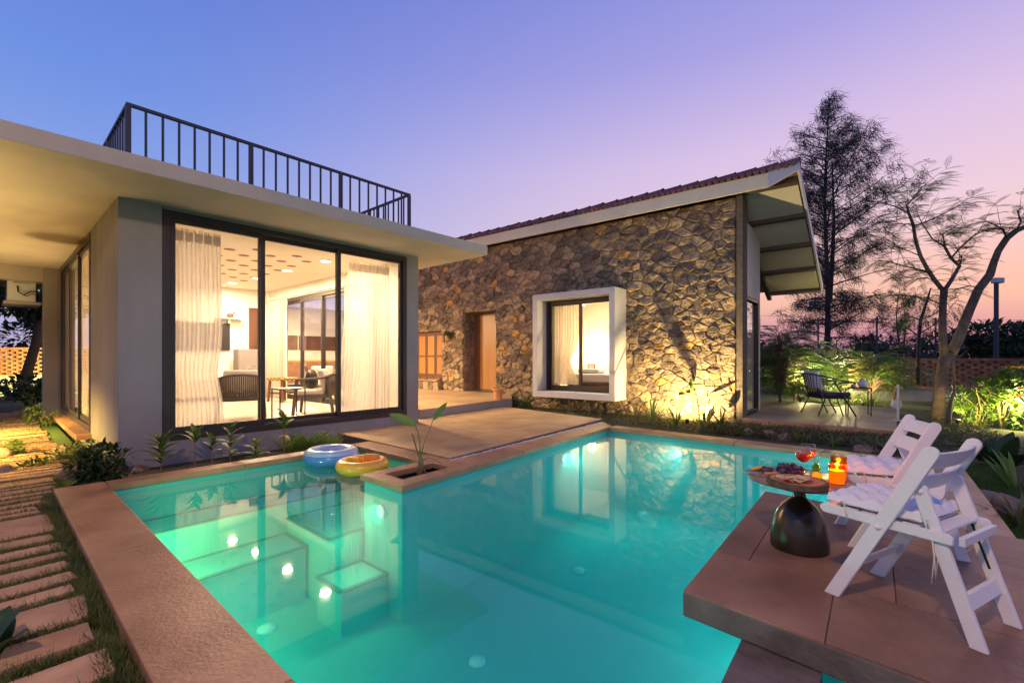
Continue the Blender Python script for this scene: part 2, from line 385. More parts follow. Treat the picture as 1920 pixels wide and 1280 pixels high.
# pool outline
pA = V(-.262, -1.14); pB = V(2.29, -1.14); pC = V(2.29, -2.55); pD = V(1.52, -2.55); pE = P(754, 909.4); pF = P(1140, 800); pG = P(1745, 871)
pH = Vector((2.98, 3.05, 0)); pK = D(.45, 2.0); pL = D(.45, .32); pM = D(3.2, .32); pQ = D(3.2, -2.6); pR = V(-.262, -7.4)
POOL = [pA, pB, pC, pD, pE, pF, pG, pH, pK, pL, pM, pQ, pR]
POOL2 = [(p.x, p.y) for p in POOL]
WZ = -.085
# ------------------------------------------------------------------ ground
def sheet(name, outer, hole, z, m, kind='structure'):
    loops = [[Vector((*p, 0)) for p in outer]] + ([[Vector((*p, 0)) for p in hole]] if hole else [])
    pts = [p for l in loops for p in l]; b = B(); fs = []
    for t in tessellate_polygon(loops):
        a, c, e = [pts[i] for i in t]
        if (c-a).cross(e-a).z < 0: t = (t[0], t[2], t[1])
        fs.append(tuple(t))
    b.add([(p.x, p.y, z) for p in pts], fs)
    return b.obj(name, m, kind=kind)
sheet('ground', [(-900, -300), (900, -300), (900, 1500), (-900, 1500)], POOL2, -.13, M['ground'])
# pool basin
FZ = -1.25
basin = thing('pool_basin', None, None, kind='structure')
b = B(); n = len(POOL2)
for i in range(n):
    p, q = POOL2[i], POOL2[(i+1) % n]
    b.add([(*p, FZ-.05), (*q, FZ-.05), (*q, -.045), (*p, -.045)], [(0, 1, 2, 3)])
o = b.obj('pool_wall', M['pool'], basin, kind='structure')
sheet('pool_floor', POOL2, None, FZ, M['pool']).parent = basin
def pool_block(name, poly, z):
    o = B().prism(poly, FZ-.02, z).obj(name, M['pool'], basin)
    n = len(poly); b = B()
    for i in range(n):
        p, q = Vector((*poly[i], z)), Vector((*poly[(i+1) % n], z)); 
        b.bar(p + Vector((0, 0, .001)), q + Vector((0, 0, .001)), .05, .012)
    b.obj('edge_trim', M['pool_trim'], o)
vp = lambda x, y: tuple(V(x, y)[:2])
pool_block('pool_bench', [vp(-.25, -1.15), vp(-.25, -1.62), vp(2.28, -1.56), vp(2.28, -1.15)], -.40)
pool_block('pool_shelf', [vp(-.25, -1.64), vp(-.25, -2.12), vp(1.14, -2.10), vp(1.14, -1.60)], -.72)
pool_block('pool_step', [vp(1.17, -1.60), vp(1.17, -2.50), vp(2.28, -2.50), vp(2.28, -1.58)], -.56)
pool_block('pool_step', [vp(1.05, -2.53), vp(1.05, -2.96), vp(1.51, -2.96), vp(1.51, -2.53)], -.86)
def grow(poly, d):
    n = len(poly); out = []; sgn = 1 if sum(poly[i][0]*poly[(i+1) % n][1]-poly[(i+1) % n][0]*poly[i][1] for i in range(n)) > 0 else -1
    for i in range(n):
        a, b, c = Vector(poly[i-1]), Vector(poly[i]), Vector(poly[(i+1) % n])
        u, v = (b-a).normalized(), (c-b).normalized(); n1, n2 = Vector((u.y, -u.x))*sgn, Vector((v.y, -v.x))*sgn
        m = (n1+n2)/max(.3, 1+n1.dot(n2)); out.append(tuple(b+m*d))
    return out
w = B().prism(grow(POOL2, .012), FZ-.03, WZ).obj('pool_water', M['water'], kind='structure')
for u, v, r in ((895, 1236, .066), (1085, 1067, .066), (1205, 960, .066), (500, 1175, .08)):
    c = P(u, v, FZ+.02)
    lab = {895: 'white round fitting on the pool floor nearest the camera', 1085: 'white round floor fitting left of the cantilevered deck', 1205: 'white round floor fitting below the reflection of the bay window', 500: 'white round fitting under the reflection of the sliding doors'}[u]
    t = thing('floor_fitting', lab, 'pool fitting', (c.x, c.y, FZ), group='round fittings on the pool floor')
    B().lathe([(0, .03), (r*.55, .03), (r*.6, .024), (r*.92, .022), (r, .006), (r, 0)][::-1], 28).obj('cover', M['fitting'], t, smooth=True)
    B().lathe([(r*.2, .031), (r*.2, .034), (0, .034)], 12).obj('cap', M['fitting'], t)
def pool_light(p, d, power, col, lab):
    d = Vector(d).normalized(); t = thing('pool_light', lab, 'pool light', p, math.atan2(d.y, d.x), group='underwater pool lights')
    ob = B().lathe([(.05, 0), (.05, .012), (.04, .02), (0, .02)], 24).obj('lens', M['lamp_pool'], t, rot=(0, math.radians(90), 0))
    B().lathe([(.065, 0), (.065, .016), (.052, .016), (.052, 0)], 24).obj('ring', M['fitting'], t, rot=(0, math.radians(90), 0))
    l = lamp('AREA', 'pool_lamp', p + d*.035, power, col, p + d*2 - Vector((0, 0, .5)), .18)
ef = (pF-pE).normalized(); efn = Vector((ef.y, -ef.x, 0)); fg = (pG-pF).normalized(); fgn = Vector((-fg.y, fg.x, 0)) * -1
if fgn.dot(Vector((0, -1, 0))) < 0: fgn = -fgn
lerp_ = lambda p, q, t: p + (q-p)*t
pool_light(V(-.258, -2.2, -.42), va_, 20, (1, .88, .30), 'underwater light hidden under the left coping by the shallow shelf')
pool_light(V(-.258, -3.6, -.45), va_, 7, (.8, 1, .8), 'underwater light hidden under the middle of the left coping')
pool_light(V(-.258, -5.6, -.5), va_, 5, (.7, .95, 1), 'underwater light under the left coping nearest the camera')
pool_light(D(.445, .7, -.7), -dx_, 3, (.7, .95, 1), 'underwater light below the deck facing the left coping')
pool_light(D(.445, 1.7, -.6), -dx_, 10, (.75, 1, .98), 'underwater light below the deck facing the patio corner')
pool_light(V(1.515, -2.86, -.30), -va_, 7, (1, .95, .45), 'underwater light on the planter wall facing the shallow steps')
pool_light(lerp_(pG, pH, .3) + Vector((0, 0, -.5)), fg*-1, 28, (.75, 1, .98), 'underwater light on the pool end wall hidden behind the folding chairs')
pool_light(pE + ef*((pF-pE).length*.66) + Vector((0, 0, -.26)) + efn*.005, efn, 12, (.75, 1, .80), 'underwater light below the coping beside the gravel strip')
pool_light(lerp_(pF, pG, .30) + Vector((0, 0, -.28)) + fgn*.005, fgn, 13, (.75, 1, .82), 'underwater light on the far pool wall below the stone house')
# coping
cop = thing('pool_coping', None, None, kind='structure')
def slab(parent, poly, z0, z1, m, name='coping_slab', bevel=.006, loc=None):
    return B().prism([tuple(p[:2]) for p in poly], z0, z1).obj(name, m, parent, bevel=bevel)
CT = .05
ys = [-.95, -3.1, -5.0, -7.6]
for y1, y0 in zip(ys, ys[1:]): slab(cop, [V(-.574, y1-.002), V(-.574, y0+.002), V(-.235, y0+.002), V(-.235, y1-.002)], -.125, 0, M['concrete'])
xs = [-.231, .9, 2.26]
for x0, x1 in zip(xs, xs[1:]): slab(cop, [V(x0+.002, -1.165), V(x1-.002, -1.165), V(x1-.002, -.95), V(x0+.002, -.95)], -.06, 0, M['concrete'])
slab(cop, [V(2.262, -.95), V(2.262, -2.52), V(2.56, -2.52), V(2.56, -.95)], -.06, 0, M['concrete'])
# planter ring: four slabs round the plant bed
def lerp(p, q, t): return p + (q-p)*t
o0, o1, o2, o3 = V(1.49, -2.52), pE - ef*.03 + efn*.03, pE + ef*1.02 + efn*.03, V(2.56, -2.52)
i0, i1, i2, i3 = V(1.66, -2.68), V(1.66, -3.0), V(2.28, -2.96), V(2.28, -2.68)
for q in ((o0, o1, i1, i0), (o1, o2, i2, i1), (o2, o3, i3, i2), (o3, o0, i0, i3)): slab(cop, q, -.055, 0, M['concrete'], bevel=.003)
B().prism([tuple(p[:2]) for p in (V(1.55, -2.58), V(1.55, -3.14), V(2.4, -3.0), V(2.4, -2.58))], -1.2, -.10).obj('planter_soil', M['soil'], cop)
gl = P(847.5, 863.5); gr = P(1128, 794.5)
segs = 4; oa, ob_ = o2, pF + efn*.03 + ef*.12; ia, ib = V(2.56, -2.72), P(1132, 791)
for k in range(segs):
    t0, t1 = k/segs+.001, (k+1)/segs-.001
    slab(cop, [lerp(oa, ob_, t0), lerp(oa, ob_, t1), lerp(ia, ib, t1), lerp(ia, ib, t0)], -.06, 0, M['concrete'])
fo = pF + fgn*.03; go = pG + fgn*.03; fi = pF - fgn*.26; gi = pG - fgn*.26
for k in range(4):
    t0, t1 = k/4+.001, (k+1)/4-.001
    slab(cop, [lerp(fo, go, t0), lerp(fo, go, t1), lerp(fi, gi, t1), lerp(fi, gi, t0)], -.06, -.001, M['concrete'])
gh = (pH-pG).normalized(); ghn = Vector((-gh.y, gh.x, 0))
slab(cop, [pG - ghn*.02, pH - ghn*.02, pH + ghn*.26, pG + ghn*.26], -.06, -.002, M['concrete'])
# patio pavers
def tiles(parent, conv, org, ax, ay, sx, sy, z, th, m, name, gap=.008, stagger=.5, rng=(-12, 12), lim=300, bevel=.002, jit=.0):
    k = 0
    for j in range(*rng):
        y0 = j*sy
        off = (j % 2)*stagger*sx
        for i in range(*rng):
            x0 = i*sx + off
            q = [(x0+gap/2, y0+gap/2), (x0+sx-gap/2, y0+gap/2), (x0+sx-gap/2, y0+sy-gap/2), (x0+gap/2, y0+sy-gap/2)]
            pw = [tuple((org + ax*a + ay*c)[:2]) for a, c in q]
            pw = clip_convex(pw, conv, .004)
            if len(pw) < 3 or area(pw) < .01: continue
            cx = sum(p[0] for p in pw)/len(pw); cyy = sum(p[1] for p in pw)/len(pw)
            zz = z + R(-jit, jit)
            B().prism([(p[0]-cx, p[1]-cyy) for p in pw], -th, 0).obj(name, m, parent, loc=(cx, cyy, zz)); k += 1
    return k
pat = thing('patio', None, None, kind='structure')
pp = [tuple(p[:2]) for p in (P(842, 860.5), V(2.58, -.05), V(4.6, 1.6), P(954, 764), P(1131, 786.5))]
B().prism(pp, -.12, .004).obj('mortar_bed', M['grout'], pat)
tiles(pat, pp, V(2.58, 0), (V(1, .06)-V(0, 0)).normalized(), (V(-.06, 1)-V(0, 0)).normalized(), .92, .62, .014, .02, M['paver'], 'paver', jit=.001)
gv = B()
for k in range(1500):
    t = R(0, 1); c = lerp(lerp(P(842, 861.5), P(1130, 788.5), t), lerp(gl, gr, t), R(.1, .9)); r = R(.006, .013)
    gv.lathe([(0, -r*.6), (r, 0), (0, r*.7)], 5, (c.x, c.y, -.012+R(0, .012)), R(.8, 1.2), R(.8, 1.2))
tag(gv.obj('gravel_strip', M['pebble'], kind='stuff'), 'white pebbles in the narrow drain between patio and pool coping', 'gravel')
# verandah platform in front of the stone house door
plat = thing('verandah_platform', None, None, kind='structure')
q1, q2 = P(788, 768, .19), P(949, 748, .19)
q2 = q2 + (q2-q1).normalized()*.25
pl = [tuple(p[:2]) for p in (q1, q2, S(-5.75, -.01), S(-11.2, -.01), V(4.125, 6))]
B().prism(pl, -.13, .172).obj('platform_base', M['plaster'], plat)
tiles(plat, pl, S(0, 0), sr_, sb_, .9, .9, .19, .018, M['paver'], 'paver', rng=(-16, 4))
# deck with its step
dk = thing('pool_deck', None, None, kind='structure')
dp = [tuple(D(x, y)[:2]) for x, y in ((0, 0), (4.2, 0), (4.2, 2.09), (0, 2.09))]
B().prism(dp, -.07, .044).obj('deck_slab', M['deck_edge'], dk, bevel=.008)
tiles(dk, dp, D(-.05, -.35), dx_, dy_, .62, .93, .052, .012, M['deck'], 'paver', gap=.005, stagger=.37, bevel=0)
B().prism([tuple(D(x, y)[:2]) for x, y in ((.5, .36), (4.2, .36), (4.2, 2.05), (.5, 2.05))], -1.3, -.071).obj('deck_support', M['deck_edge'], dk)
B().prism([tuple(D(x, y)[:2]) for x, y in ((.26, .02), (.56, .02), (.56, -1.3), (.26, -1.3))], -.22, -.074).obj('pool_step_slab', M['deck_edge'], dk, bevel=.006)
# terrace
ter = thing('side_terrace', None, None, kind='structure')
tp = [tuple(S(x, y)[:2]) for x, y in ((.02, -.12), (2.35, -.3), (2.35, 4.0), (-.6, 4.6), (-.6, 1.9), (.02, 1.9))]
tp = [tuple(S(x, y)[:2]) for x, y in ((.02, -.12), (2.35, -.3), (2.35, 4.0), (.02, 4.4))]
B().prism(tp, -.13, -.002).obj('terrace_slab', M['concrete'], ter)
B().prism([tuple(S(x, y)[:2]) for x, y in ((.015, 1.8), (.015, 4.4), (-1.2, 4.7), (-1.2, 1.8))], -.13, -.003).obj('terrace_slab', M['concrete'], ter)
tiles(ter, tp, S(0, -.1), sr_, sb_, 1.2, .9, .012, .014, M['paver'], 'paver')
# ================================================================== VILLA
villa = thing('villa', 'flat roofed grey villa with tall glass sliding doors beside the pool', 'building', VO, VA)
SZ, RZ, FLZ = 2.955, 3.115, .17
b = B(); walls(b, 0, 4.12, -.13, SZ, 0, .2, [(.405, 3.865, FLZ-.0, 2.915)])
b.obj('front_wall', M['plaster'], villa, bevel=.006)
b = B()
# side wall runs along y at x = 0
for y0, y1, z0, z1 in ((.203, 2.05, -.13, SZ), (2.05, 6.0, -.13, .11), (2.05, 6.0, 2.92, SZ), (6.0, 9.8, -.13, SZ)): b.box(0, .2, y0, y1, z0, z1)
b.obj('side_wall', M['plaster'], villa)
B().box(-.22, -.003, 6.35, 6.75, -.13, SZ-.002).obj('pilaster', M['plaster'], villa, bevel=.006)
B().box(-4.2, -.002, 6.42, 6.68, 2.68, SZ-.003).obj('porch_beam', M['soffit'], villa)
b = B(); b.box(-.16, -.002, 1.95, 6.1, .03, .10); b.obj('window_sill', M['concrete'], villa, bevel=.006)
b = B(); b.box(3.92, 4.12, .203, 1.0, -.13, SZ); b.box(3.92, 4.12, 1.0, 5.9, 2.62, SZ); b.box(3.92, 4.12, 5.4, 6.2, -.13, 2.62); b.box(3.92, 4.12, 1.0, 5.4, -.13, .15)
b.obj('right_wall', M['plaster'], villa)
slabo = B().box(-4.4, 4.82, -1.04, 10.6, SZ, RZ).obj('roof_slab', M['soffit'], villa, bevel=.008)
B().box(.203, 4.05, .203, 6.2, -.10, FLZ-.015).obj('floor_slab', M['grout'], villa)
b = B(); b.box(4.122, 9.3, 9.6, 9.8, -.13, SZ-.002); b.obj('rear_wing_wall', M['white_wall'], villa)
b = B(); frame_rect_ = [(4.6, 6.2), (6.25, 7.8)]
for a_, c_ in frame_rect_: b.box(a_, c_, 9.56, 9.598, 1.45, 1.95)
b.obj('rear_wing_window', M['dark_wood'], villa)
# interior linings
B().box(.203, .215, .21, 2.045, FLZ, 2.9).obj('inner_wall', M['white_wall'], villa)
B().box(.203, .215, 6.0, 6.1, FLZ, 2.9).obj('inner_wall', M['white_wall'], villa)
b = B(); walls(b, .203, 3.915, FLZ, SZ-.003, 6.1, 6.2, [(3.44, 3.79, FLZ, 2.45)]); b.obj('back_wall', M['white_wall'], villa)
B().box(3.45, 3.78, 6.12, 6.17, FLZ+.005, 2.44).obj('inner_door', M['dark_wood'], villa, bevel=.004)
b = B(); b.box(3.905, 3.917, .21, .99, FLZ, 2.9); b.box(3.905, 3.917, 5.41, 6.09, FLZ, 2.9); b.obj('inner_wall', M['white_wall'], villa)
b = B(); b.box(3.905, 3.917, 1.0, 5.4, 2.62, 2.9); b.obj('inner_wall', M['white_wall'], villa)
k = 0
for i in range(6):
    for j in range(9):
        x0, y0 = .22+i*.62, .22+j*.655
        B().box(x0+.002, min(x0+.618, 3.90), y0+.002, min(y0+.653, 6.095), FLZ-.012, FLZ).obj('floor_tile', M['floor_tile'], villa)
# ceiling board with round recesses
b = B(); cs = .31; cz = 2.90
nx, ny = 12, 19
for i in range(nx):
    for j in range(ny):
        x0, y0 = .215+i*cs, .21+j*cs
        hole = (i+j) % 2 == 0 and i < 9 and 2 < j < 15
        cx_, cy_ = x0+cs/2, y0+cs/2
        if not hole: b.add([(x0, y0, cz), (x0, y0+cs, cz), (x0+cs, y0+cs, cz), (x0+cs, y0, cz)], [(0, 1, 2, 3)]); continue
        K = 24; ring = [(cx_+.085*math.cos(2*math.pi*q/K), cy_+.085*math.sin(2*math.pi*q/K), cz) for q in range(K)]
        def sqp(a):
            c, s_ = math.cos(a), math.sin(a); m_ = max(abs(c), abs(s_)); return (cx_+cs/2*c/m_, cy_+cs/2*s_/m_, cz)
        sq = [sqp(2*math.pi*(q)/K) for q in range(K)]
        b.add(ring+sq, [(q, K+q, K+(q+1) % K, (q+1) % K) for q in range(K)])
b.obj('ceiling_board', M['ceiling'], villa)
b = B()
for i in range(nx):
    for j in range(ny):
        if (i+j) % 2 == 0 and i < 9 and 2 < j < 15:
            b.lathe([(.088, -.001), (.088, .045), (0, .045)], 24, (.215+i*cs+cs/2, .21+j*cs+cs/2, cz+.001))
b.obj('ceiling_recess', M['hole'], villa)
def frame_rect(b, x0, x1, z0, z1, y0, y1, w):
    b.box(x0, x0+w, y0, y1, z0, z1); b.box(x1-w, x1, y0, y1, z0, z1); b.box(x0+w, x1-w, y0, y1, z1-w, z1); b.box(x0+w, x1-w, y0, y1, z0, z0+w)
# front sliding doors
sd_ = frame = B(); frame_rect(frame, .405, 3.865, FLZ, 2.915, -.012, .15, .075)
fo_ = frame.obj('door_frame', M['dark_frame'], villa, bevel=.003)
B().box(.48, 3.79, .0, .14, FLZ+.076, FLZ+.095).obj('door_track', M['dark_frame'], fo_)
for x0, x1, y in ((.482, 1.555, .02), (1.49, 2.67, .075), (2.605, 3.788, .02)):
    fb = B(); frame_rect(fb, x0, x1, FLZ+.096, 2.838, y, y+.045, .055); s_ = fb.obj('sliding_panel', M['dark_frame'], villa, bevel=.002)
    B().box(x0+.056, x1-.056, y+.018, y+.026, FLZ+.153, 2.782).obj('pane', M['glass'], s_)
# side window (faces the path)
fb = B()
for y0, y1, z0, z1 in ((2.05, 2.13, .11, 2.92), (5.92, 6.0, .11, 2.92), (2.13, 5.92, 2.84, 2.92), (2.13, 5.92, .11, .19)): fb.box(-.01, .055, y0, y1, z0, z1)
so_ = fb.obj('side_window_frame', M['dark_frame'], villa, bevel=.003)
for y0, y1, x in ((2.135, 3.45, .022), (3.40, 4.68, .0), (4.63, 5.915, .022)):
    fb = B()
    for a0, a1, z0, z1 in ((y0, y0+.055, .192, 2.838), (y1-.055, y1, .192, 2.838), (y0+.055, y1-.055, 2.78, 2.838), (y0+.055, y1-.055, .192, .25)): fb.box(x, x+.02, a0, a1, z0, z1)
    s_ = fb.obj('window_sash', M['dark_frame'], villa, bevel=.002)
    B().box(x+.007, x+.013, y0+.056, y1-.056, .251, 2.779).obj('pane', M['side_glass'], s_)
# right glazed wall of the room
fb = B()
for y0, y1, z0, z1 in ((1.0, 1.08, .15, 2.62), (5.32, 5.4, .15, 2.62), (1.08, 5.32, 2.54, 2.62), (1.08, 5.32, .15, .2)): fb.box(3.94, 4.06, y0, y1, z0, z1)
fb.obj('garden_door_frame', M['dark_frame'], villa, bevel=.003)
for y0, y1, x in ((1.085, 2.2, .03), (2.15, 3.27, .07), (3.22, 4.3, .03), (4.25, 5.315, .07)):
    fb = B()
    for a0, a1, z0, z1 in ((y0, y0+.06, .202, 2.538), (y1-.06, y1, .202, 2.538), (y0+.06, y1-.06, 2.48, 2.538), (y0+.06, y1-.06, .202, .27)): fb.box(3.91+x, 3.95+x, a0, a1, z0, z1)
    s_ = fb.obj('sliding_panel', M['dark_frame'], villa, bevel=.002)
    B().box(3.925+x, 3.935+x, y0+.061, y1-.061, .271, 2.479).obj('pane', M['glass'], s_)
# roof railing
rl = thing('roof_railing', 'dark metal railing with upright bars round the flat roof', 'railing', V(0, 0, RZ), VA)
rx0, rx1, ry, rz = .10, 3.97, .07, .945
b = B(); b.box(rx0-.02, rx1+.02, ry-.02, ry+.02, rz-.035, rz); b.box(rx0-.02, rx0+.02, ry+.021, 7.5, rz-.035, rz); b.box(rx1-.02, rx1+.02, ry+.021, 6.2, rz-.035, rz)
b.obj('top_rail', M['rail'], rl)
b = B(); b.box(rx0, rx1, ry-.012, ry+.012, .06, .085); b.box(rx0-.012, rx0+.012, ry+.03, 7.5, .06, .085); b.box(rx1-.012, rx1+.012, ry+.03, 6.2, .06, .085); b.obj('bottom_rail', M['rail'], rl)
post = B().box(-.026, .026, -.02, .02, 0, rz-.036).mesh('post', M['rail']); bal = B().box(-.012, .012, -.009, .009, .086, rz-.036).mesh('baluster', M['rail'])
for k in range(4):
    px = rx0 + (rx1-rx0)*k/3; place('post', post, rl, (px, ry, 0))
    if k < 3:
        for i in range(1, 8): place('baluster', bal, rl, (px+(rx1-rx0)/3*i/8, ry, 0))
for side, L in ((rx0, 7.5), (rx1, 6.2)):
    k = 1
    while ry+.16*k < L:
        if k % 8 == 0: place('post', post, rl, (side, ry+.16*k, 0), (0, 0, math.pi/2))
        else: place('baluster', bal, rl, (side, ry+.16*k, 0), (0, 0, math.pi/2))
        k += 1
# ceiling lights in the living room
for i, (u, v) in enumerate(((610, 489), (539, 507), (482, 521), (436, 530))):
    c = P(u, v, 2.895)
    lab = ['round ceiling downlight nearest the sliding doors', 'round ceiling downlight second from the sliding doors', 'round ceiling downlight third from the sliding doors, left of the middle door post', 'round ceiling downlight farthest inside the living room'][i]
    t = thing('ceiling_light', lab, 'ceiling light', c, group='ceiling lights in the living room')
    B().lathe([(.105, .004), (.105, -.012), (.085, -.014), (.085, .004)], 24).obj('trim_ring', M['fitting'], t)
    B().lathe([(.084, 0), (.084, -.01), (0, -.01)], 24).obj('diffuser', M['lamp_warm'], t)
    lamp('AREA', 'ceiling_lamp', c - Vector((0, 0, .03)), 74, (1, .70, .43), c - Vector((0, 0, 2)), .16)
# curtains
def curtain(label, p0, p1, z0, z1, folds, depth, m, gather=None, group=None, name='curtain', res=10, header=True):
    p0, p1 = Vector(p0), Vector(p1); d = p1-p0; L = d.length; d.normalize(); nrm = Vector((-d.y, d.x, 0))
    nx = folds*res; nz = 14; b = B(); vs = []
    ph = R(0, 6)
    for j in range(nz+1):
        t = j/nz; z = z0+(z1-z0)*t
        for i in range(nx+1):
            s = i/nx
            sl = s
            if gather: sl = s*gather(t)
            a = s*folds*2*math.pi
            amp = depth*(.75+.5*math.sin(3.1*s+ph+t*.5))*(1-.35*t)
            q = p0 + d*(L*sl + .006*math.sin(a*.5+t*2+ph)*(1-t)) + nrm*amp*(math.sin(a+.5*math.sin(a*.37+ph)) + .25*math.sin(a*.31+t*.6))
            vs.append((q.x, q.y, z + (.01*math.sin(a*.5) if j == 0 else 0)))
    fs = [(j*(nx+1)+i, j*(nx+1)+i+1, (j+1)*(nx+1)+i+1, (j+1)*(nx+1)+i) for j in range(nz) for i in range(nx)]
    c = (p0+p1)/2; t_ = thing(name, label, 'curtain', (c.x, c.y, z0), group=group)
    bb = B(); bb.add([(x-c.x, y-c.y, z-z0) for x, y, z in vs], fs); bb.obj('cloth', m, t_, smooth=True)
    if header:
        hb = B(); k = max(4, folds//2)
        for i in range(k):
            s = (i+.5)/k; q = p0 + d*(L*s*(gather(1) if gather else 1)) - c
            hb.M = Matrix.Translation((q.x, q.y, z1-z0-.10)) @ Matrix.Rotation(math.atan2(d.y, d.x), 4, 'Z')
            w_ = L/k*.40; hb.box(-w_, w_, -depth*.7, -depth*.7+.006, -.065, .06)
        hb.M = None; hb.obj('header_band', M['drape'], t_)
    return t_
curtain('sheer white curtain hanging behind the left sliding door', V(.48, .30), V(1.14, .30), FLZ+.02, 2.80, 13, .032, M['sheer'], gather=lambda t: 1 - .06*t - .10*math.exp(-((t-.30)/.10)**2) )
curtain('sheer white curtain gathered at the right sliding door', V(3.72, .30), V(2.80, .42), FLZ+.02, 2.78, 15, .035, M['sheer'], gather=lambda t: 1 - .22*t)
curtain('white curtain drawn beside the garden doors near the front of the room', V(3.78, .9), V(3.80, 2.0), FLZ+.02, 2.60, 14, .035, M['sheer'])
curtain('white curtain in the far corner of the living room', V(3.80, 4.7), V(3.80, 5.95), FLZ+.02, 2.60, 14, .035, M['sheer'])
curtain('cream curtain behind the side window facing the garden path', V(.13, 2.15), V(.13, 4.6), .2, 2.85, 26, .028, M['drape'], header=False)
curtain('half open cream curtain at the far end of the side window', V(.30, 5.1), V(.30, 5.95), .2, 2.85, 10, .03, M['sheer'], header=False)
B().tube([V(3.83, .8, 2.66), V(3.83, 6.0, 2.66)], .012, 8).obj('curtain_rail', M['fitting'], None)
tag(bpy.data.objects['curtain_rail'], 'white curtain rail above the garden doors of the living room', 'curtain rail')
# ------------------------------------------------ furniture inside
def rope_chair(name, label, loc, rz, group='rope back armchairs in the living room'):
    t = thing(name, label, 'armchair', loc, rz, group)
    W, Dp = .64, .62
    for sx_ in (-1, 1):
        B().bar((sx_*(W/2+.01), Dp/2, 0), (sx_*(W/2-.01), Dp/2-.06, .60), .045, .05, (0, 1, 0)).obj('leg', M['rope'], t, bevel=.004)
        B().bar((sx_*(W/2+.01), -Dp/2-.03, 0), (sx_*(W/2-.02), -Dp/2+.07, .62), .045, .05, (0, 1, 0)).obj('leg', M['rope'], t, bevel=.004)
        B().tube([(sx_*(W/2-.01), Dp/2-.04, .61), (sx_*(W/2), 0, .635), (sx_*(W/2-.03), -Dp/2+.04, .66)], .018, 8).obj('armrest', M['rope'], t, smooth=True)
    fr = B(); fr.box(-W/2+.02, W/2-.02, -Dp/2+.04, Dp/2-.04, .30, .345); fr.obj('seat_frame', M['rope'], t, bevel=.006)
    arc = lambda z, k: (W/2*math.sin(k), -Dp/2+.16-(.16+.05*(z-.3))*math.cos(k), z)
    b_ = B(); b_.tube([arc(.72 - .06*abs(k/8)**2, k/8*1.25) for k in range(-8, 9)], .02, 8); b_.tube([arc(.35, k/8*1.25) for k in range(-8, 9)], .016, 8)
    b_.obj('back_frame', M['rope'], t, smooth=True)
    b_ = B()
    for k in range(-13, 14):
        a = k/13*1.22; b_.tube([arc(.35, a), arc(.715-.06*(k/13*1.0)**2, a)], .0095, 5)
    b_.obj('rope_back', M['rope'], t, smooth=True)
    c_ = B(); c_.box(-W/2+.05, W/2-.05, -Dp/2+.12, Dp/2-.05, .346, .44); o = c_.obj('seat_cushion', M['cushion'], t, bevel=.035)
    o.modifiers['bevel'].segments = 4
    c_ = B(); c_.M = Matrix.Translation((0, -Dp/2+.15, .58)) @ Matrix.Rotation(math.radians(-14), 4, 'X'); c_.box(-.25, .25, -.05, .06, -.16, .22); c_.M = None
    o = c_.obj('back_cushion', M['cushion'], t, bevel=.045); o.modifiers['bevel'].segments = 4
    return t
def on_floor(u, v, z=FLZ): return P(u, v, z)
rope_chair('armchair', 'rope back armchair seen from behind through the left sliding door', on_floor(452, 784), VA - .30)
rope_chair('armchair', 'rope back armchair turned sideways beside the thin black stand', on_floor(592, 775), VA + math.radians(55))
rope_chair('armchair', 'rope back armchair with a cream cushion behind the patterned stool', on_floor(604, 748), VA + math.radians(150))
# backpack on the chair, patterned stool, black stand, flowers, console
bp_ = B(); p = on_floor(584, 774); bb_ = thing('backpack', 'black backpack resting on the sideways armchair', 'bag', (p.x, p.y, FLZ+.442), VA+.7)
B().lathe([(.02, 0), (.15, .02), (.17, .12), (.14, .26), (.07, .33), (0, .34)], 14, sx=1, sy=.6).obj('bag_body', M['black'], bb_, smooth=True)
B().tube([(.03, .08, .3), (.07, .12, .38), (-.03, .1, .39), (-.06, .07, .3)], .009, 6).obj('handle', M['black'], bb_, smooth=True)
p = on_floor(531, 752); st = thing('stool', 'dark wooden stool with a yellow patterned top by the middle door post', 'stool', p, VA+.3)
B().box(-.24, .24, -.24, .24, .48, .54).obj('stool_top', M['dark_wood'], st, bevel=.006)
yb = B()
for i in range(8):
    for j in range(2):
        for s_ in (-1, 1):
            if (i+j) % 2: yb.box(-.238+i*.06, -.18+i*.06, s_*.2405-.002, s_*.2405+.002, .483+j*.027, .51+j*.027); yb.box(s_*.2405-.002, s_*.2405+.002, -.238+i*.06, -.18+i*.06, .483+j*.027, .51+j*.027)
yb.obj('painted_band', M['leaf_yellow'], st)
for x in (-1, 1):
    for y in (-1, 1): B().bar((x*.22, y*.22, 0), (x*.19, y*.19, .48), .04, .04, (0, 1, 0)).obj('leg', M['dark_wood'], st)
    B().bar((x*.205, -.2, .2), (x*.205, .2, .2), .03, .04).obj('stretcher', M['dark_wood'], st)
p = on_floor(541, 789); bs = thing('side_stand', 'thin black metal stand close to the middle sliding door', 'side table', p, VA)
B().box(-.2, .2, -.16, .16, .5, .52).obj('stand_top', M['black'], bs)
for x in (-1, 1):
    for y in (-1, 1): B().box(x*.19-.008, x*.19+.008, y*.15-.008, y*.15+.008, 0, .5).obj('leg', M['black'], bs)
p = on_floor(462, 748); cs_ = thing('coffee_table', 'low round coffee table behind the left armchair', 'table', p, VA)
B().lathe([(.30, .42), (.32, .43), (.32, .455), (0, .455)], 28).obj('table_top', M['white_wall'], cs_)
for k in range(3): a = k*2.09; B().bar((.22*math.cos(a), .22*math.sin(a), 0), (.14*math.cos(a), .14*math.sin(a), .42), .03, .03, (0, 1, 0)).obj('leg', M['dark_wood'], cs_)
vz = thing('flower_vase', 'small vase of pale flowers on the low round coffee table', 'vase', p + Vector((0, 0, .456)))
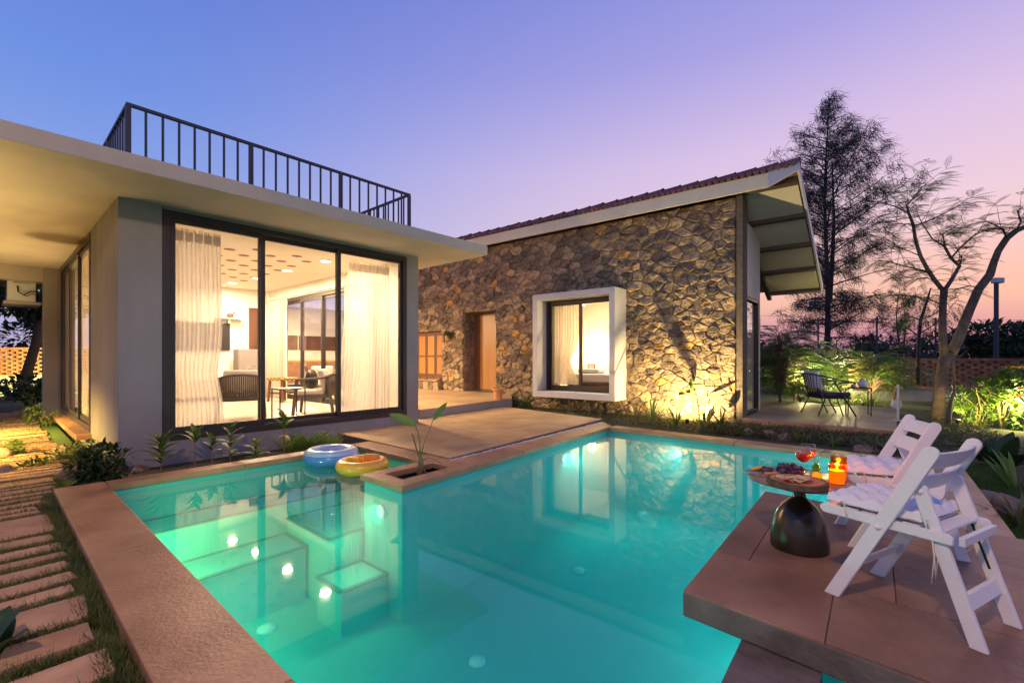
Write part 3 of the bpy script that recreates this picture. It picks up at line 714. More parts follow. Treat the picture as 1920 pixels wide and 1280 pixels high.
B().lathe([(.045, 0), (.06, .05), (.035, .12), (.04, .14), (.03, .14)], 14).obj('vase_body', M['white_frame'], vz, smooth=True)
fb = B(); sb = B()
for k in range(26):
    a, r = R(0, 6.28), R(.03, .17); q = Vector((r*math.cos(a), r*math.sin(a), R(.2, .34))); sb.tube([(0, 0, .1), q], .0025, 4)
    for i in range(4): fb.leaf(q, (R(-1, 1), R(-1, 1), R(0, 1)), .05, .035, .2, seg=2)
fb.obj('flowers', M['cushion'], vz); sb.obj('stems', M['leaf'], vz)
# far end console, fridge-like cabinet, shelf, television
tv = thing('television', 'black television on the back wall of the living room', 'television', V(2.45, 6.095, 1.35), VA)
B().box(-.55, .55, -.045, -.004, 0, .66).obj('screen', M['black'], tv, bevel=.006)
cn = thing('tv_console', 'low white console under the television', 'cabinet', V(2.3, 5.88, FLZ), VA)
B().box(-.75, .75, -.2, .2, .08, .5).obj('console_body', M['white_frame'], cn, bevel=.005)
for x in (-.37, .37): B().box(x-.36, x+.36, -.214, -.201, .1, .48).obj('cabinet_door', M['floor_tile'], cn)
B().box(-.7, .7, -.16, .16, 0, .079).obj('plinth', M['black'], cn)
sh = thing('wall_shelf', 'small white shelf high on the back wall of the living room', 'shelf', V(2.95, 6.095, 2.12), VA)
B().box(-.28, .28, -.2, -.003, 0, .03).obj('shelf_board', M['white_frame'], sh); B().box(-.02, .02, -.15, -.003, -.1, 0).obj('bracket', M['white_frame'], sh)
bd = thing('bird_figure', 'dark bird figure perched on the small white shelf', 'ornament', V(2.98, 6.0, 2.151), VA)
B().lathe([(.02, 0), (.05, .04), (.045, .09), (.015, .12), (0, .125)], 12, sx=1.5).obj('bird_body', M['dark_wood'], bd, smooth=True); B().tube([(.06, 0, .08), (.11, 0, .15), (.15, 0, .16)], [.02, .014, .004], 8).obj('bird_head', M['dark_wood'], bd, smooth=True)
cl = thing('speaker_cabinet', 'grey cabinet standing against the back wall beside the inner door', 'cabinet', V(3.2, 5.6, FLZ), VA)
B().box(-.22, .22, -.18, .18, .03, 1.2).obj('cabinet_body', M['plaster'], cl, bevel=.01); B().box(-.2, .2, -.196, -.181, .06, 1.17).obj('cabinet_door', M['plaster'], cl)
for x in (-.18, .18): B().box(x-.02, x+.02, -.15, .15, 0, .03).obj('foot', M['black'], cl)
kc = thing('kitchen_counter', 'outdoor kitchen counter with a yellow top seen through the garden doors', 'counter', V(6.2, 9.25, .19), VA)
B().box(-1.8, 1.8, -.29, .29, .1, .86).obj('counter_body', M['white_frame'], kc); B().box(-1.84, 1.84, -.32, .3, .861, .9).obj('counter_top', M['leaf_yellow'], kc, bevel=.004)
for k in range(6): B().box(-1.78+k*.59, -1.22+k*.59, -.305, -.291, .14, .84).obj('cabinet_door', M['brick'], kc)
B().box(-1.78, 1.78, -.27, .25, 0, .099).obj('plinth', M['black'], kc)
# air conditioner on the side wall
ac = thing('air_conditioner', 'white outdoor air conditioner unit on a wall bracket below the porch beam', 'air conditioner', V(-.50, 7.15, 2.30), VA)
B().box(-.20, .20, -.35, .45, 0, .56).obj('casing', M['fitting'], ac, bevel=.015)
b = B(); 
for k in range(5): b.box(-.12, .12, -.356, -.351, .36+k*.03, .372+k*.03)
b.obj('vent', M['plaster'], ac)
B().lathe([(.2, 0), (.2, .012), (.17, .012), (.17, .004), (0, .004)], 24).obj('fan_grille', M['black'], ac, loc=(-.201, .05, .28), rot=(0, -math.pi/2, 0))
b = B(); b.box(-.25, .27, -.36, .46, -.06, -.001); b.obj('bracket', M['white_frame'], ac, bevel=.004)
B().tube([(-.06, -.353, .3), (-.05, -.40, .18), (.02, -.42, .12), (.12, -.42, .2), (.2, -.40, .2), (.27, -.36, .12), (.30, -.3, .0)], .012, 7).obj('pipe', M['black'], ac, smooth=True)
B().tube([(0, -.353, .14), (.06, -.42, .1), (.16, -.43, .16), (.25, -.38, .1), (.29, -.32, -.02)], .009, 7).obj('pipe', M['black'], ac, smooth=True)
# ================================================================== STONE HOUSE
sth = thing('stone_house', 'stone walled house with a low tiled roof and projecting white bay window', 'building', SO, SA)
XL, WT = -11.3, 4.30
BAY = (-4.46, -2.54, .36, 2.57); DOOR = (-7.54, -6.28, .19, 2.50); SHW = (-9.9, -8.46, .54, 2.0)
b = walls(B(), XL, -.12, -.13, WT, -.002, .42, [BAY, DOOR, SHW]); b.obj('wall', M['mortar'], sth)
B().box(-.10, .012, -.055, .34, -.13, WT+.02).obj('corner_pier', M['mortar'], sth, bevel=.006)
# rubble stones: a relaxed Voronoi cut of the wall face, each stone its own piece
pts = []; SCZ = 1.5
random.seed(5)
tries = 0; prs = []
while tries < 90000 and len(pts) < 1100:
    tries += 1
    x, z = R(-10.4, -.13), R(-.12, WT)*SCZ
    if x < -9.75 and random.random() < .7: continue
    k_ = random.random(); hgt = z/SCZ/WT
    r_ = (R(.34, .43) if k_ < .22 else R(.24, .31) if k_ < .7 else R(.14, .19)) * (.78 + .30*hgt) if tries < 20000 else R(.11, .19)
    if all((x-a)**2+(z-c)**2 > (.5*(r_+q))**2 for (a, c), q in zip(pts, prs)): pts.append((x, z)); prs.append(r_)
rects = [(BAY[0]-.02, BAY[1]+.02, BAY[2]-.02, BAY[3]+.02), DOOR, SHW]
cells = []
for i, (x, z) in enumerate(pts):
    poly = [(x-.6, z-.6), (x+.6, z-.6), (x+.6, z+.6), (x-.6, z+.6)]
    for a, c in sorted(pts, key=lambda q: (q[0]-x)**2+(q[1]-z)**2)[1:22]:
        L = math.hypot(a-x, c-z); nx, nz = (a-x)/L, (c-z)/L
        g = .004
        poly = clip(poly, (a+x)/2-nx*g, (c+z)/2-nz*g, nx, nz)
        if len(poly) < 3: break
    poly = [(a, c/SCZ) for a, c in poly]
    poly = clip(clip(clip(clip(poly, -.125, 0, 1, 0), XL+.05, 0, -1, 0), 0, -.12, 0, -1), 0, WT-.005, 0, 1)
    for (x0, x1, z0, z1) in rects:
        if len(poly) < 3: break
        xs_ = [p[0] for p in poly]; zs_ = [p[1] for p in poly]
        if max(xs_) > x0 and min(xs_) < x1 and max(zs_) > z0 and min(zs_) < z1:
            cand = [clip(poly, x0-.004, 0, 1, 0), clip(poly, x1+.004, 0, -1, 0), clip(poly, 0, z0-.004, 0, 1), clip(poly, 0, z1+.004, 0, -1)]
            cand = [c for c in cand if len(c) > 2]; poly = max(cand, key=area) if cand else []
    # drop slivers
    if len(poly) > 2 and area(poly) > .006: cells.append(poly)
def stone_mesh(b, poly, tone, tones):
    q = []
    n = len(poly)
    for i in range(n):
        p, r = poly[i], poly[(i+1) % n]; L = math.hypot(r[0]-p[0], r[1]-p[1])
        if L < .012: continue
        q.append((p[0]+R(-.006, .006), p[1]+R(-.006, .006)))
        if L > .11:
            m_ = R(.35, .65); q.append((p[0]+(r[0]-p[0])*m_+R(-.012, .012), p[1]+(r[1]-p[1])*m_+R(-.012, .012)))
    if len(q) < 3: return
    n = len(q)
    if sum(q[i][0]*q[(i+1) % n][1]-q[(i+1) % n][0]*q[i][1] for i in range(n)) < 0: q = q[::-1]
    cx, cz = sum(p[0] for p in q)/n, sum(p[1] for p in q)/n
    h = R(.020, .052); tx, tz = R(-.2, .2), R(-.26, .14)
    def dep(x, z): return -(h + tx*(x-cx) + tz*(z-cz))
    vs = [(x, .012, z) for x, z in q]
    vs += [(cx+(x-cx)*.97, min(-.004, dep(x, z)*.62+R(-.004, .004)), cz+(z-cz)*.97) for x, z in q]
    vs += [(cx+(x-cx)*R(.66, .86), min(-.006, dep(x, z)+R(-.012, .008)), cz+(z-cz)*R(.66, .90)) for x, z in q]
    vs += [(cx+(x-cx)*R(.28, .5)+R(-.01, .01), min(-.008, dep(x, z)+R(-.009, .005)), cz+(z-cz)*R(.28, .5)+R(-.01, .01)) for x, z in q] if n > 6 else []
    vs.append((cx+R(-.03, .03), dep(cx, cz)+R(-.012, .004), cz+R(-.03, .03)))
    fs = []; top_ = 3 if n > 6 else 2
    for l in range(top_):
        fs += [(l*n+i, l*n+(i+1) % n, (l+1)*n+(i+1) % n, (l+1)*n+i) for i in range(n)]
    fs += [(top_*n+i, top_*n+(i+1) % n, (top_+1)*n) for i in range(n)]
    b.add(vs, fs); tones += [tone]*len(vs)
cells.sort(key=lambda p: -area(p)*(1 if max(q[0] for q in p) > -9.75 else .01))
rest = B(); rt = []
for i, poly in enumerate(cells):
    tone = random.random()
    if tone > .84 and random.random() < .6: tone = R(.1, .8)
    if i < 298:
        b = B(); tn = []; stone_mesh(b, poly, tone, tn)
        if not b.v: continue
        c = Vector(b.v[-1]); c.y = 0
        b.v = [tuple(Vector(p)-c) for p in b.v]
        me = b.mesh('stone', M['stone']); at = me.attributes.new('tone', 'FLOAT', 'POINT')
        for k, tv_ in enumerate(tn): at.data[k].value = tv_
        place('stone', me, sth, c)
    else: stone_mesh(rest, poly, tone, rt)
me = rest.mesh('small_stones', M['stone']); at = me.attributes.new('tone', 'FLOAT', 'POINT')
for k, tv_ in enumerate(rt): at.data[k].value = tv_
place('small_stones', me, sth)['kind'] = 'stuff'
# door reveal in stone, door leaf
b = B(); tn = []
def jamb(x, yy0, yy1, z0, z1, sgn, rows):
    for j in range(rows):
        za, zb = z0+(z1-z0)*j/rows+.008, z0+(z1-z0)*(j+1)/rows-.008; ysp = sorted([yy0, yy0+(yy1-yy0)*R(.35, .65), yy1])
        for a, c in zip(ysp, ysp[1:]):
            k0 = len(b.v); b.box(min(x, x+sgn*.03), max(x, x+sgn*.03), a+.006, c-.006, za, zb)
            for k in range(k0, len(b.v)): q = b.v[k]; b.v[k] = (q[0]+R(-.007, .007), q[1]+R(-.006, .006), q[2]+R(-.006, .006))
            tn.extend([random.random()*.8]*8)
jamb(DOOR[0]-.002, .01, .42, DOOR[2], DOOR[3], 1, 9); jamb(DOOR[1]+.002, .01, .42, DOOR[2], DOOR[3], -1, 9)
me = b.mesh('jamb_stones', M['stone']); at = me.attributes.new('tone', 'FLOAT', 'POINT')
for k, tv_ in enumerate(tn): at.data[k].value = tv_
place('jamb_stones', me, sth)['kind'] = 'stuff'
dr = B(); frame_rect(dr, DOOR[0]+.03, DOOR[1]-.03, DOOR[2], DOOR[3]-.01, .40, .50, .06); dr.box(DOOR[0]+.09, DOOR[0]+.24, .42, .49, DOOR[2]+.06, DOOR[3]-.07); dr.obj('door_frame', M['dark_wood'], sth, bevel=.004)
df = B().box(DOOR[0]+.243, DOOR[1]-.092, .425, .47, DOOR[2]+.06, DOOR[3]-.073).obj('door', M['door_wood'], sth, bevel=.003)
B().tube([(DOOR[1]-.14, .424, 1.2), (DOOR[1]-.14, .38, 1.2), (DOOR[1]-.14, .38, 1.42), (DOOR[1]-.14, .424, 1.42)], .009, 8).obj('handle', M['black'], df)
B().box(DOOR[0]+.04, DOOR[1]-.04, .51, .55, DOOR[2], DOOR[3]).obj('door_backing', M['black'], sth)
# shutter window
sw = B(); frame_rect(sw, SHW[0], SHW[1], SHW[2], SHW[3], .13, .22, .07); sw.obj('shutter_frame', M['dark_wood'], sth, bevel=.004)
xm = (SHW[0]+SHW[1])/2
ww = (SHW[1]-SHW[0]-.14)/3
for k in range(3):
    x0 = SHW[0]+.07+k*ww
    sb = B(); frame_rect(sb, x0+.004, x0+ww-.004, SHW[2]+.074, SHW[3]-.074, .15, .19, .055); sb.box(x0+.06, x0+ww-.06, .15, .19, 1.2, 1.255); so2 = sb.obj('shutter', M['dark_wood'], sth, bevel=.003)
    for z0, z1 in ((SHW[2]+.13, 1.199), (1.256, SHW[3]-.13)): B().box(x0+.06, x0+ww-.06, .165, .178, z0, z1).obj('shutter_panel', M['door_wood'], so2)
B().box(SHW[0], SHW[1], .23, .25, SHW[2], SHW[3]).obj('shutter_backing', M['black'], sth)
b = B(); tn = []
for k in range(6): b.box(SHW[0]+.02+k*.24, SHW[0]+.245+k*.24, -.20, .0, .19, .45); tn += [random.random()*.8]*8
me = b.mesh('bench_stones', M['stone']); at = me.attributes.new('tone', 'FLOAT', 'POINT')
for k, tv_ in enumerate(tn): at.data[k].value = tv_
place('bench_stones', me, sth); B().box(SHW[0], SHW[1]-.02, -.24, .12, .452, .50).obj('window_ledge', M['concrete'], sth, bevel=.006)
# bay window box
bay = B(); x0, x1, z0, z1, w_ = -4.595, -2.40, .225, 2.705, .135
for q in ((x0, x0+w_, z0, z1), (x1-w_, x1, z0, z1), (x0+w_, x1-w_, z1-w_, z1), (x0+w_, x1-w_, z0, z0+w_)): bay.box(q[0], q[1], -.60, .06, q[2], q[3])
bo = bay.obj('bay_window', M['white_frame'], sth)
X0, X1, Z0, Z1 = x0+w_+.002, x1-w_-.002, z0+w_+.002, z1-w_-.002
fb = B(); frame_rect(fb, X0, X1, Z0, Z1, -.20, -.08, .07); fb.obj('frame', M['dark_frame'], bo, bevel=.003)
xm = (X0+X1)/2
for a, c, y in ((X0+.071, xm+.03, -.155), (xm-.03, X1-.071, -.195)):
    fb = B(); frame_rect(fb, a, c, Z0+.071, Z1-.071, y, y+.035, .055); fb.obj('sash', M['dark_frame'], bo, bevel=.002)
    B().box(a+.056, c-.056, y+.013, y+.019, Z0+.128, Z1-.128).obj('pane', M['glass'], bo)
# bedroom behind the bay
bz = .30
b = B(); b.box(-5.6, -1.3, 3.4, 3.5, bz, 2.9); b.box(-5.7, -5.6, .43, 3.5, bz, 2.9); b.box(-1.3, -1.2, .43, 3.5, bz, 2.9); b.box(-5.7, -1.2, .43, 3.5, 2.9, 3.0); b.obj('bedroom_wall', M['white_wall'], sth)
B().box(-5.7, -1.2, .43, 3.5, bz-.08, bz).obj('bedroom_floor', M['floor_tile'], sth)
curtain('cream curtain tied back at the left of the bay window', S(-4.42, .10), S(-3.72, .14), .5, 2.52, 9, .03, M['drape'], gather=lambda t: 1 - .35*math.exp(-((t-.28)/.16)**2), header=False)
curtain('cream curtain tied back at the right of the bay window', S(-2.58, .10), S(-2.86, .12), .5, 2.52, 5, .025, M['drape'], gather=lambda t: 1 - .4*math.exp(-((t-.28)/.16)**2), header=False)
curtain('sheer curtain inside the bedroom behind the middle of the bay', S(-3.9, 2.6), S(-3.0, 3.2), .32, 2.7, 10, .04, M['drape'], header=False)
wl = thing('wall_light', 'glowing round ring light on the bedroom wall behind the bay window', 'wall light', S(-1.66, 3.385, 1.31), SA)
q = PY(1117, 655, 1); 
def hit_wall(u, v, yl):
    """point seen at (u, v) on the plane y = yl of the stone house frame"""
    d = Vector(((u-CX)/F, 1, -(v-HV)/F)); o = Vector((0, 0, CAMZ)); t = ((SO + sb_*yl - o).dot(sb_))/d.dot(sb_); return o + d*t
wl.location = hit_wall(1117, 655, 3.38)
B().lathe([(.12, 0), (.14, .02), (.115, .05), (.10, .05), (.10, .02), (.12, 0)], 28).obj('glow_ring', M['lamp_ring'], wl, rot=(math.pi/2, 0, 0))
B().lathe([(.10, 0), (.10, .03), (0, .045)], 24).obj('disc', M['orange_fruit'], wl, rot=(math.pi/2, 0, 0))
wp = wl.location
lamp('POINT', 'ring_lamp', wp - sb_*.25, 40, (1, .72, .38), size=.12)
lamp('AREA', 'bedroom_lamp', S(-3.3, 1.8, 2.86), 130, (1, .78, .5), S(-3.3, 1.8, 0), .3)
pf = thing('picture_frame', 'small framed picture below the ring light in the bedroom', 'picture', hit_wall(1109, 690, 3.385), SA)
B().box(-.13, .13, -.02, 0, -.14, .14).obj('frame', M['dark_wood'], pf); B().box(-.1, .1, -.024, -.021, -.11, .11).obj('print', M['plaster'], pf)
bed = thing('bed', 'bed with rumpled white covers just inside the bay window', 'bed', S(-3.4, 1.4, bz), SA)
B().box(-.95, .95, -.8, .9, .02, .24).obj('bed_base', M['dark_wood'], bed, bevel=.01); o = B().box(-.93, .93, -.8, .9, .241, .46).obj('mattress', M['cushion'], bed, bevel=.05)
for x in (-.45, .45): o = B().box(x-.32, x+.32, -.6, -.2, .462, .58).obj('pillow', M['white_frame'], bed, bevel=.055)
# side wall with glazed door
b = B()
for y0, y1, z0, z1 in ((.345, .40, -.13, 4.28), (.40, 1.66, 2.42, 3.9), (1.66, 1.75, -.13, 3.82)): b.box(-.2, -.02, y0, y1, z0, z1)
b.obj('side_wall', M['fascia'], sth)
fb = B()
for y0, y1, z0, z1 in ((.402, .46, .0, 2.415), (1.60, 1.658, .0, 2.415), (.46, 1.60, 2.36, 2.415), (.46, 1.60, .0, .05)): fb.box(-.15, -.03, y0, y1, z0, z1)
fb.obj('side_door_frame', M['dark_frame'], sth, bevel=.003)
B().box(-.10, -.09, .461, 1.599, .051, 2.359).obj('pane', M['glass'], sth); B().box(-.14, -.12, .461, 1.599, .051, 2.359).obj('blind', M['drape'], sth)
b = B(); b.box(-1.19, -.25, 1.76, 1.86, -.13, 3.6); b.obj('rear_wall', M['plaster'], sth)
# fascia, roof, eave panels, purlins
FY = -.27
b = B(); b.box(-7.6, .48, FY, FY+.05, WT-.015, 4.545); b.box(-11.2, -7.602, FY, FY+.05, WT-.015, 4.545); b.obj('fascia', M['fascia'], sth, bevel=.003)
b = B(); b.add([(.482, FY-.006, 4.285), (.482, FY+.05, 4.285), (.95, FY+.05, 4.47), (.95, FY-.006, 4.47), (.482, FY-.006, 4.56), (.482, FY+.05, 4.56), (.95, FY+.05, 4.60), (.95, FY-.006, 4.60)], [(0,3,2,1),(4,5,6,7),(0,1,5,4),(1,2,6,5),(2,3,7,6),(3,0,4,7)])
b.obj('fascia_end', M['grey_paint'], sth, bevel=.003)
sl = (2.87-4.52)/(4.05-FY)
rz_ = lambda y, off=0: 4.53 + sl*(y-FY) + off
def slope_box(b, x0, x1, y0, y1, o0, o1):
    b.add([(x0, y0, rz_(y0, o0)), (x1, y0, rz_(y0, o0)), (x1, y1, rz_(y1, o0)), (x0, y1, rz_(y1, o0)), (x0, y0, rz_(y0, o1)), (x1, y0, rz_(y0, o1)), (x1, y1, rz_(y1, o1)), (x0, y1, rz_(y1, o1))],
          [(0,3,2,1),(4,5,6,7),(0,1,5,4),(1,2,6,5),(2,3,7,6),(3,0,4,7)]); return b
slope_box(B(), -11.2, .93, FY+.06, 4.05, .03, .075).obj('roof_sheet', M['tile'], sth)
py = [.02, 1.02, 2.0, 2.98, 3.98]
for a, c in zip(py, py[1:]): slope_box(B(), -.22, .90, a+.05, c-.05, -.02, .0).obj('eave_panel', M['panel'], sth)
for y in py: slope_box(B(), -.24, .92, y-.045, y+.045, -.085, .028).obj('purlin', M['purlin'], sth)
slope_box(B(), .932, .965, FY+.0, 4.08, -.06, .12).obj('barge_board', M['grey_paint'], sth)
slope_box(B(), -.26, -.16, 1.76, 4.03, -.20, -.09).obj('rafter', M['purlin'], sth)
# ridge caps and tile ends
rb = B()
Kk = 9; rad = lambda t: .105+.022*t
vs = []
for t in (0, .93, 1.0):
    for k in range(Kk+1):
        a = math.pi*k/Kk; r = rad(t) if t < 1 else .137
        vs.append((t*.37, -r*math.cos(a), r*math.sin(a)*.95))
rb.add(vs, [(l*(Kk+1)+k, l*(Kk+1)+k+1, (l+1)*(Kk+1)+k+1, (l+1)*(Kk+1)+k) for l in (0, 1) for k in range(Kk)])
rm = rb.mesh('ridge_tile', M['tile'], True)
for k in range(33):
    x = .60 - k*.35
    place('ridge_tile', rm, sth, (x, FY+.10, 4.60+R(-.006, .006)), (R(-.02, .02), R(-.012, .012), R(-.02, .02)))
tb = B(); tb.lathe([(.045, 0), (.05, .06), (.045, .10)], 8); tm = None
tb = B(); tb.M = Matrix.Rotation(math.pi/2, 4, 'X'); tb.lathe([(.05, -.12), (.05, .05)], 10, sx=1, sy=.75); tb.M = None; tm = tb.mesh('roof_tile', M['tile'], False)
for k in range(98): place('roof_tile', tm, sth, (.88-k*.118, FY+.0, 4.585+R(-.005, .005)))
# ================================================================== POOLSIDE OBJECTS
random.seed(21)
DZ = .052
def folding_chair(label, c, th):
    t = thing('folding_chair', label, 'folding chair', (c[0], c[1], DZ), math.radians(th), 'white folding chairs on the pool deck')
    m = M['white_wood']
    def board(pts, wx, name, w=.062, x=0):
        """flat board in the plane x = const following (y, z) points, rounded top end"""
        (y0, z0), (y1, z1) = pts; d = Vector((0, y1-y0, z1-z0)); L = d.length; d.normalize(); nrm = Vector((0, -d.z, d.y))
        prof = []
        k = -z0 + 0
        # bottom cut level with the floor when it starts at z = 0
        s = w/2*d.y/d.z if z0 < .01 else 0
        a0 = Vector((0, y0, z0)); 
        prof += [a0 - nrm*w/2 - d*s*(-1 if nrm.z < 0 else 1)*0]
        q = []
        for sgn in (1, -1):
            e = a0 + nrm*w/2*sgn
            if z0 < .01: e = e + d*(-e.z/d.z)
            q.append(e)
        a1 = a0 + d*(L - w/2)
        arc = [a1 + nrm*(w/2*math.cos(k*math.pi/8)) + d*(w/2*math.sin(k*math.pi/8)) for k in range(9)]
        ring = [q[0]] + arc + [q[1]]
        n = len(ring); b = B()
        b.add([(x-wx/2, p.y, p.z) for p in ring] + [(x+wx/2, p.y, p.z) for p in ring],
              [tuple(range(n))[::-1], tuple(range(n, 2*n))] + [(i, (i+1) % n, (i+1) % n+n, i+n) for i in range(n)])
        return b.obj(name, m, t, bevel=.0035)
    yF, yR = .24, -.255
    top = (-.135, .745)
    for sx_ in (-1, 1):
        board(((yF, 0), top), .022, 'leg', .056, sx_*.205)
        lg = board(((yR, 0), (-.068, .585)), .022, 'leg', .05, sx_*.170)
        # black slide slot in the rear leg
        a, c_ = Vector((sx_*(.170 - .0118), yR+.187*.36, .585*.36)), Vector((sx_*(.170-.0118), yR+.187*.66, .585*.66))
        B().bar(a, c_, .002, .009, (0, 1, 0)).obj('slot', M['black'], lg)
        ysl = lambda z: yF + (top[0]-yF)*z/top[1]
        bl = B().lathe([(.0, .008), (.011, .006), (.014, 0), (.014, -.01)][::-1], 14); bl.obj('bolt', m, t, loc=(sx_*.217, ysl(.375), .375), rot=(0, sx_*math.pi/2, 0), smooth=True)
        bl = B().lathe([(.0, .007), (.010, .005), (.012, 0), (.012, -.01)][::-1], 14); bl.obj('bolt', m, t, loc=(sx_*.182, -.078, .555), rot=(0, sx_*math.pi/2, 0), smooth=True)
        rail = B(); rail.M = Matrix.Translation((sx_*.187-.009, 0, 0))
        pr = [(.30-.0, .385), (.30, .40), (.285, .412), (-.17, .412), (-.185, .40), (-.185, .372), (.285, .37)]
        n = len(pr); rail.add([(0, y, z) for y, z in pr] + [(.018, y, z) for y, z in pr], [tuple(range(n)), tuple(range(n, 2*n))[::-1]] + [(i, i+n, (i+1) % n+n, (i+1) % n) for i in range(n)])
        rail.obj('seat_rail', m, t, bevel=.003)
    for k in range(6): B().box(-.175, .175, .225-k*.075, .285-k*.075, .400, .413).obj('seat_slat', m, t, bevel=.003)
    def cross(y, z, h, name, bow=0, w=.39, tilt=0, th_=.016):
        b = B(); n = 10; vs = []
        for i in range(n+1):
            s = i/n*2-1; yy = y - bow*(1-s*s)
            for a, c in ((-th_/2, -h/2), (th_/2, -h/2), (th_/2, h/2), (-th_/2, h/2)):
                vs.append((s*w/2, yy + a - tilt*c, z + c))
        fs = [(i*4+k, (i+1)*4+k, (i+1)*4+(k+1) % 4, i*4+(k+1) % 4) for i in range(n) for k in range(4)] + [(0, 1, 2, 3), (n*4+3, n*4+2, n*4+1, n*4)]
        b.add(vs, fs); return b.obj(name, m, t, bevel=.003)
    yb = lambda z: yF + (top[0]-yF)*z/top[1]
    cross(yb(.685)-.004, .685, .07, 'back_slat', .028, .386, .5); cross(yb(.585)-.004, .585, .07, 'back_slat', .028, .386, .5)
    cross(yb(.17), .17, .05, 'stretcher', 0, .386, .5); cross(yR+.187*.25, .15, .055, 'stretcher', 0, .316, -.32)
    cross(-.20, .385, .035, 'stretcher', 0, .316, 0, .02)
    # tufted pad
    G = 36; pw = .365; cxs = [-.135, -.045, .045, .135]
    def hz(x, y):
        e = max(abs(x), abs(y))/(pw/2); h = .060*(max(0, 1-e**7))**.5
        dpl = 1.0
        for a in cxs:
            for c in cxs: dpl -= .62*math.exp(-((x-a)**2+(y-c)**2)/(2*.015**2))
        for a in cxs: dpl -= .24*math.exp(-(x-a)**2/(2*.011**2)) + .24*math.exp(-(y-a)**2/(2*.014**2))
        return h*max(.12, dpl)
    b = B(); vs = []; fs = []
    rr = random.Random(int(th*10))
    for j in range(G+1):
        for i in range(G+1):
            x, y = (i/G-.5)*pw, (j/G-.5)*pw
            wob = 1+.02*math.sin(9*y+i*.2)*(abs(x) > pw*.45)
            vs.append((x*wob, y*wob, .018 + hz(x, y) + rr.uniform(-.0012, .0012)))
    n0 = len(vs)
    for j in range(G+1):
        for i in range(G+1):
            x, y = (i/G-.5)*pw, (j/G-.5)*pw; vs.append((x, y, .018 - .24*hz(x, y)))
    for j in range(G):
        for i in range(G):
            a = j*(G+1)+i; fs.append((a, a+1, a+G+2, a+G+1)); fs.append((n0+a, n0+a+G+1, n0+a+G+2, n0+a+1))
    b.add(vs, fs)
    pad = thing('seat_pad', {True: 'white tufted seat pad tied to the folding chair nearest the camera', False: 'white tufted seat pad on the folding chair nearer the stone house'}[label.find('nearest') >= 0], 'cushion', (0, 0, 0), 0, 'tufted white seat pads')
    pm = Matrix.Translation((c[0], c[1], DZ)) @ Matrix.Rotation(math.radians(th), 4, 'Z')
    pad.matrix_world = pm @ Matrix.Translation((0, .095, .413)); pad.location = pm @ Vector((0, .095, .413)); pad.rotation_euler = (0, 0, math.radians(th))
    b.obj('padding', M['pad'], pad, smooth=True)
    for sx_ in (-1, 1):
        x = sx_*.165
        b = B()
        for k in range(3):
            w = R(-.03, .03)
            b.tube([(x, -.175, .02), (x+sx_*.012, -.20, .012+R(-.01, .012)), (x+sx_*.014+w*.3, -.215, -.03), (x+w*.6+sx_*.02, -.225+R(-.02, .01), -.10), (x+w+sx_*.022, -.22+R(-.02, .02), R(-.22, -.16))], [.0035, .004, .0035, .003, .002], 5)
        b.tube([(x, -.18, .02), (x+sx_*.02, -.2, .035), (x+sx_*.03, -.205, .012), (x, -.19, .015)], .004, 5)
        b.obj('tie', M['cord'], pad, smooth=True)
        b = B(); b.tube([(sx_*.182, .12, .02), (sx_*.20, .10, .03), (sx_*.205, .09, -.01), (sx_*.2, .085, -.05)], .003, 5); b.obj('tie', M['cord'], pad, smooth=True)
    return t
folding_chair('white folding chair nearest the camera facing the pool', (1.79, 2.04), 28)
folding_chair('white folding chair behind, turned towards the small table', (2.30, 2.77), 64)
# side table
TC = Vector((1.675, 2.69, DZ)); TT = .405
tb = thing('side_table', 'small table with a dark bell shaped metal base on the pool deck', 'side table', TC)
B().lathe([(.148, 0), (.15, .008), (.148, .05), (.143, .10), (.132, .15), (.115, .20), (.088, .245), (.055, .275), (.036, .295), (.030, .32), (.034, .35), (.05, .378)], 48).obj('base', M['bronze'], tb, smooth=True)
B().lathe([(.05, .378), (.262, .384), (.268, .392), (.268, .400), (.262, .405), (0, .405)], 56).obj('table_top', M['table_top'], tb, smooth=True, auto=40)
TZ = DZ + TT
wc = Vector((1.545, 2.50, TZ))
sl_ = thing('wood_slice', 'round wood slice board with bark edge holding crackers at the front of the table', 'serving board', wc)
prof = [(1+.03*math.sin(3*a*.1745+1)+.02*math.sin(7*a*.1745)) for a in range(36)]
b = B(); vs = []
for r, z in ((.128, 0), (.146, .012), (.143, .036), (.126, .037)): vs += [(r*prof[k]*math.cos(k*.17453), r*prof[k]*math.sin(k*.17453), z) for k in range(36)]
b.add(vs, [(l*36+k, l*36+(k+1) % 36, (l+1)*36+(k+1) % 36, (l+1)*36+k) for l in range(3) for k in range(36)] + [tuple(range(36))[::-1]])
b.obj('bark_rim', M['barkrim'], sl_)
b = B(); vs = [(.128*prof[k]*math.cos(k*.17453), .128*prof[k]*math.sin(k*.17453), .0375) for k in range(36)] + [(.118*prof[k]*math.cos(k*.17453), .118*prof[k]*math.sin(k*.17453), .030) for k in range(36)]
b.add(vs, [(k, (k+1) % 36, 36+(k+1) % 36, 36+k) for k in range(36)] + [tuple(range(36, 72))]); b.obj('wood_face', M['slice'], sl_)
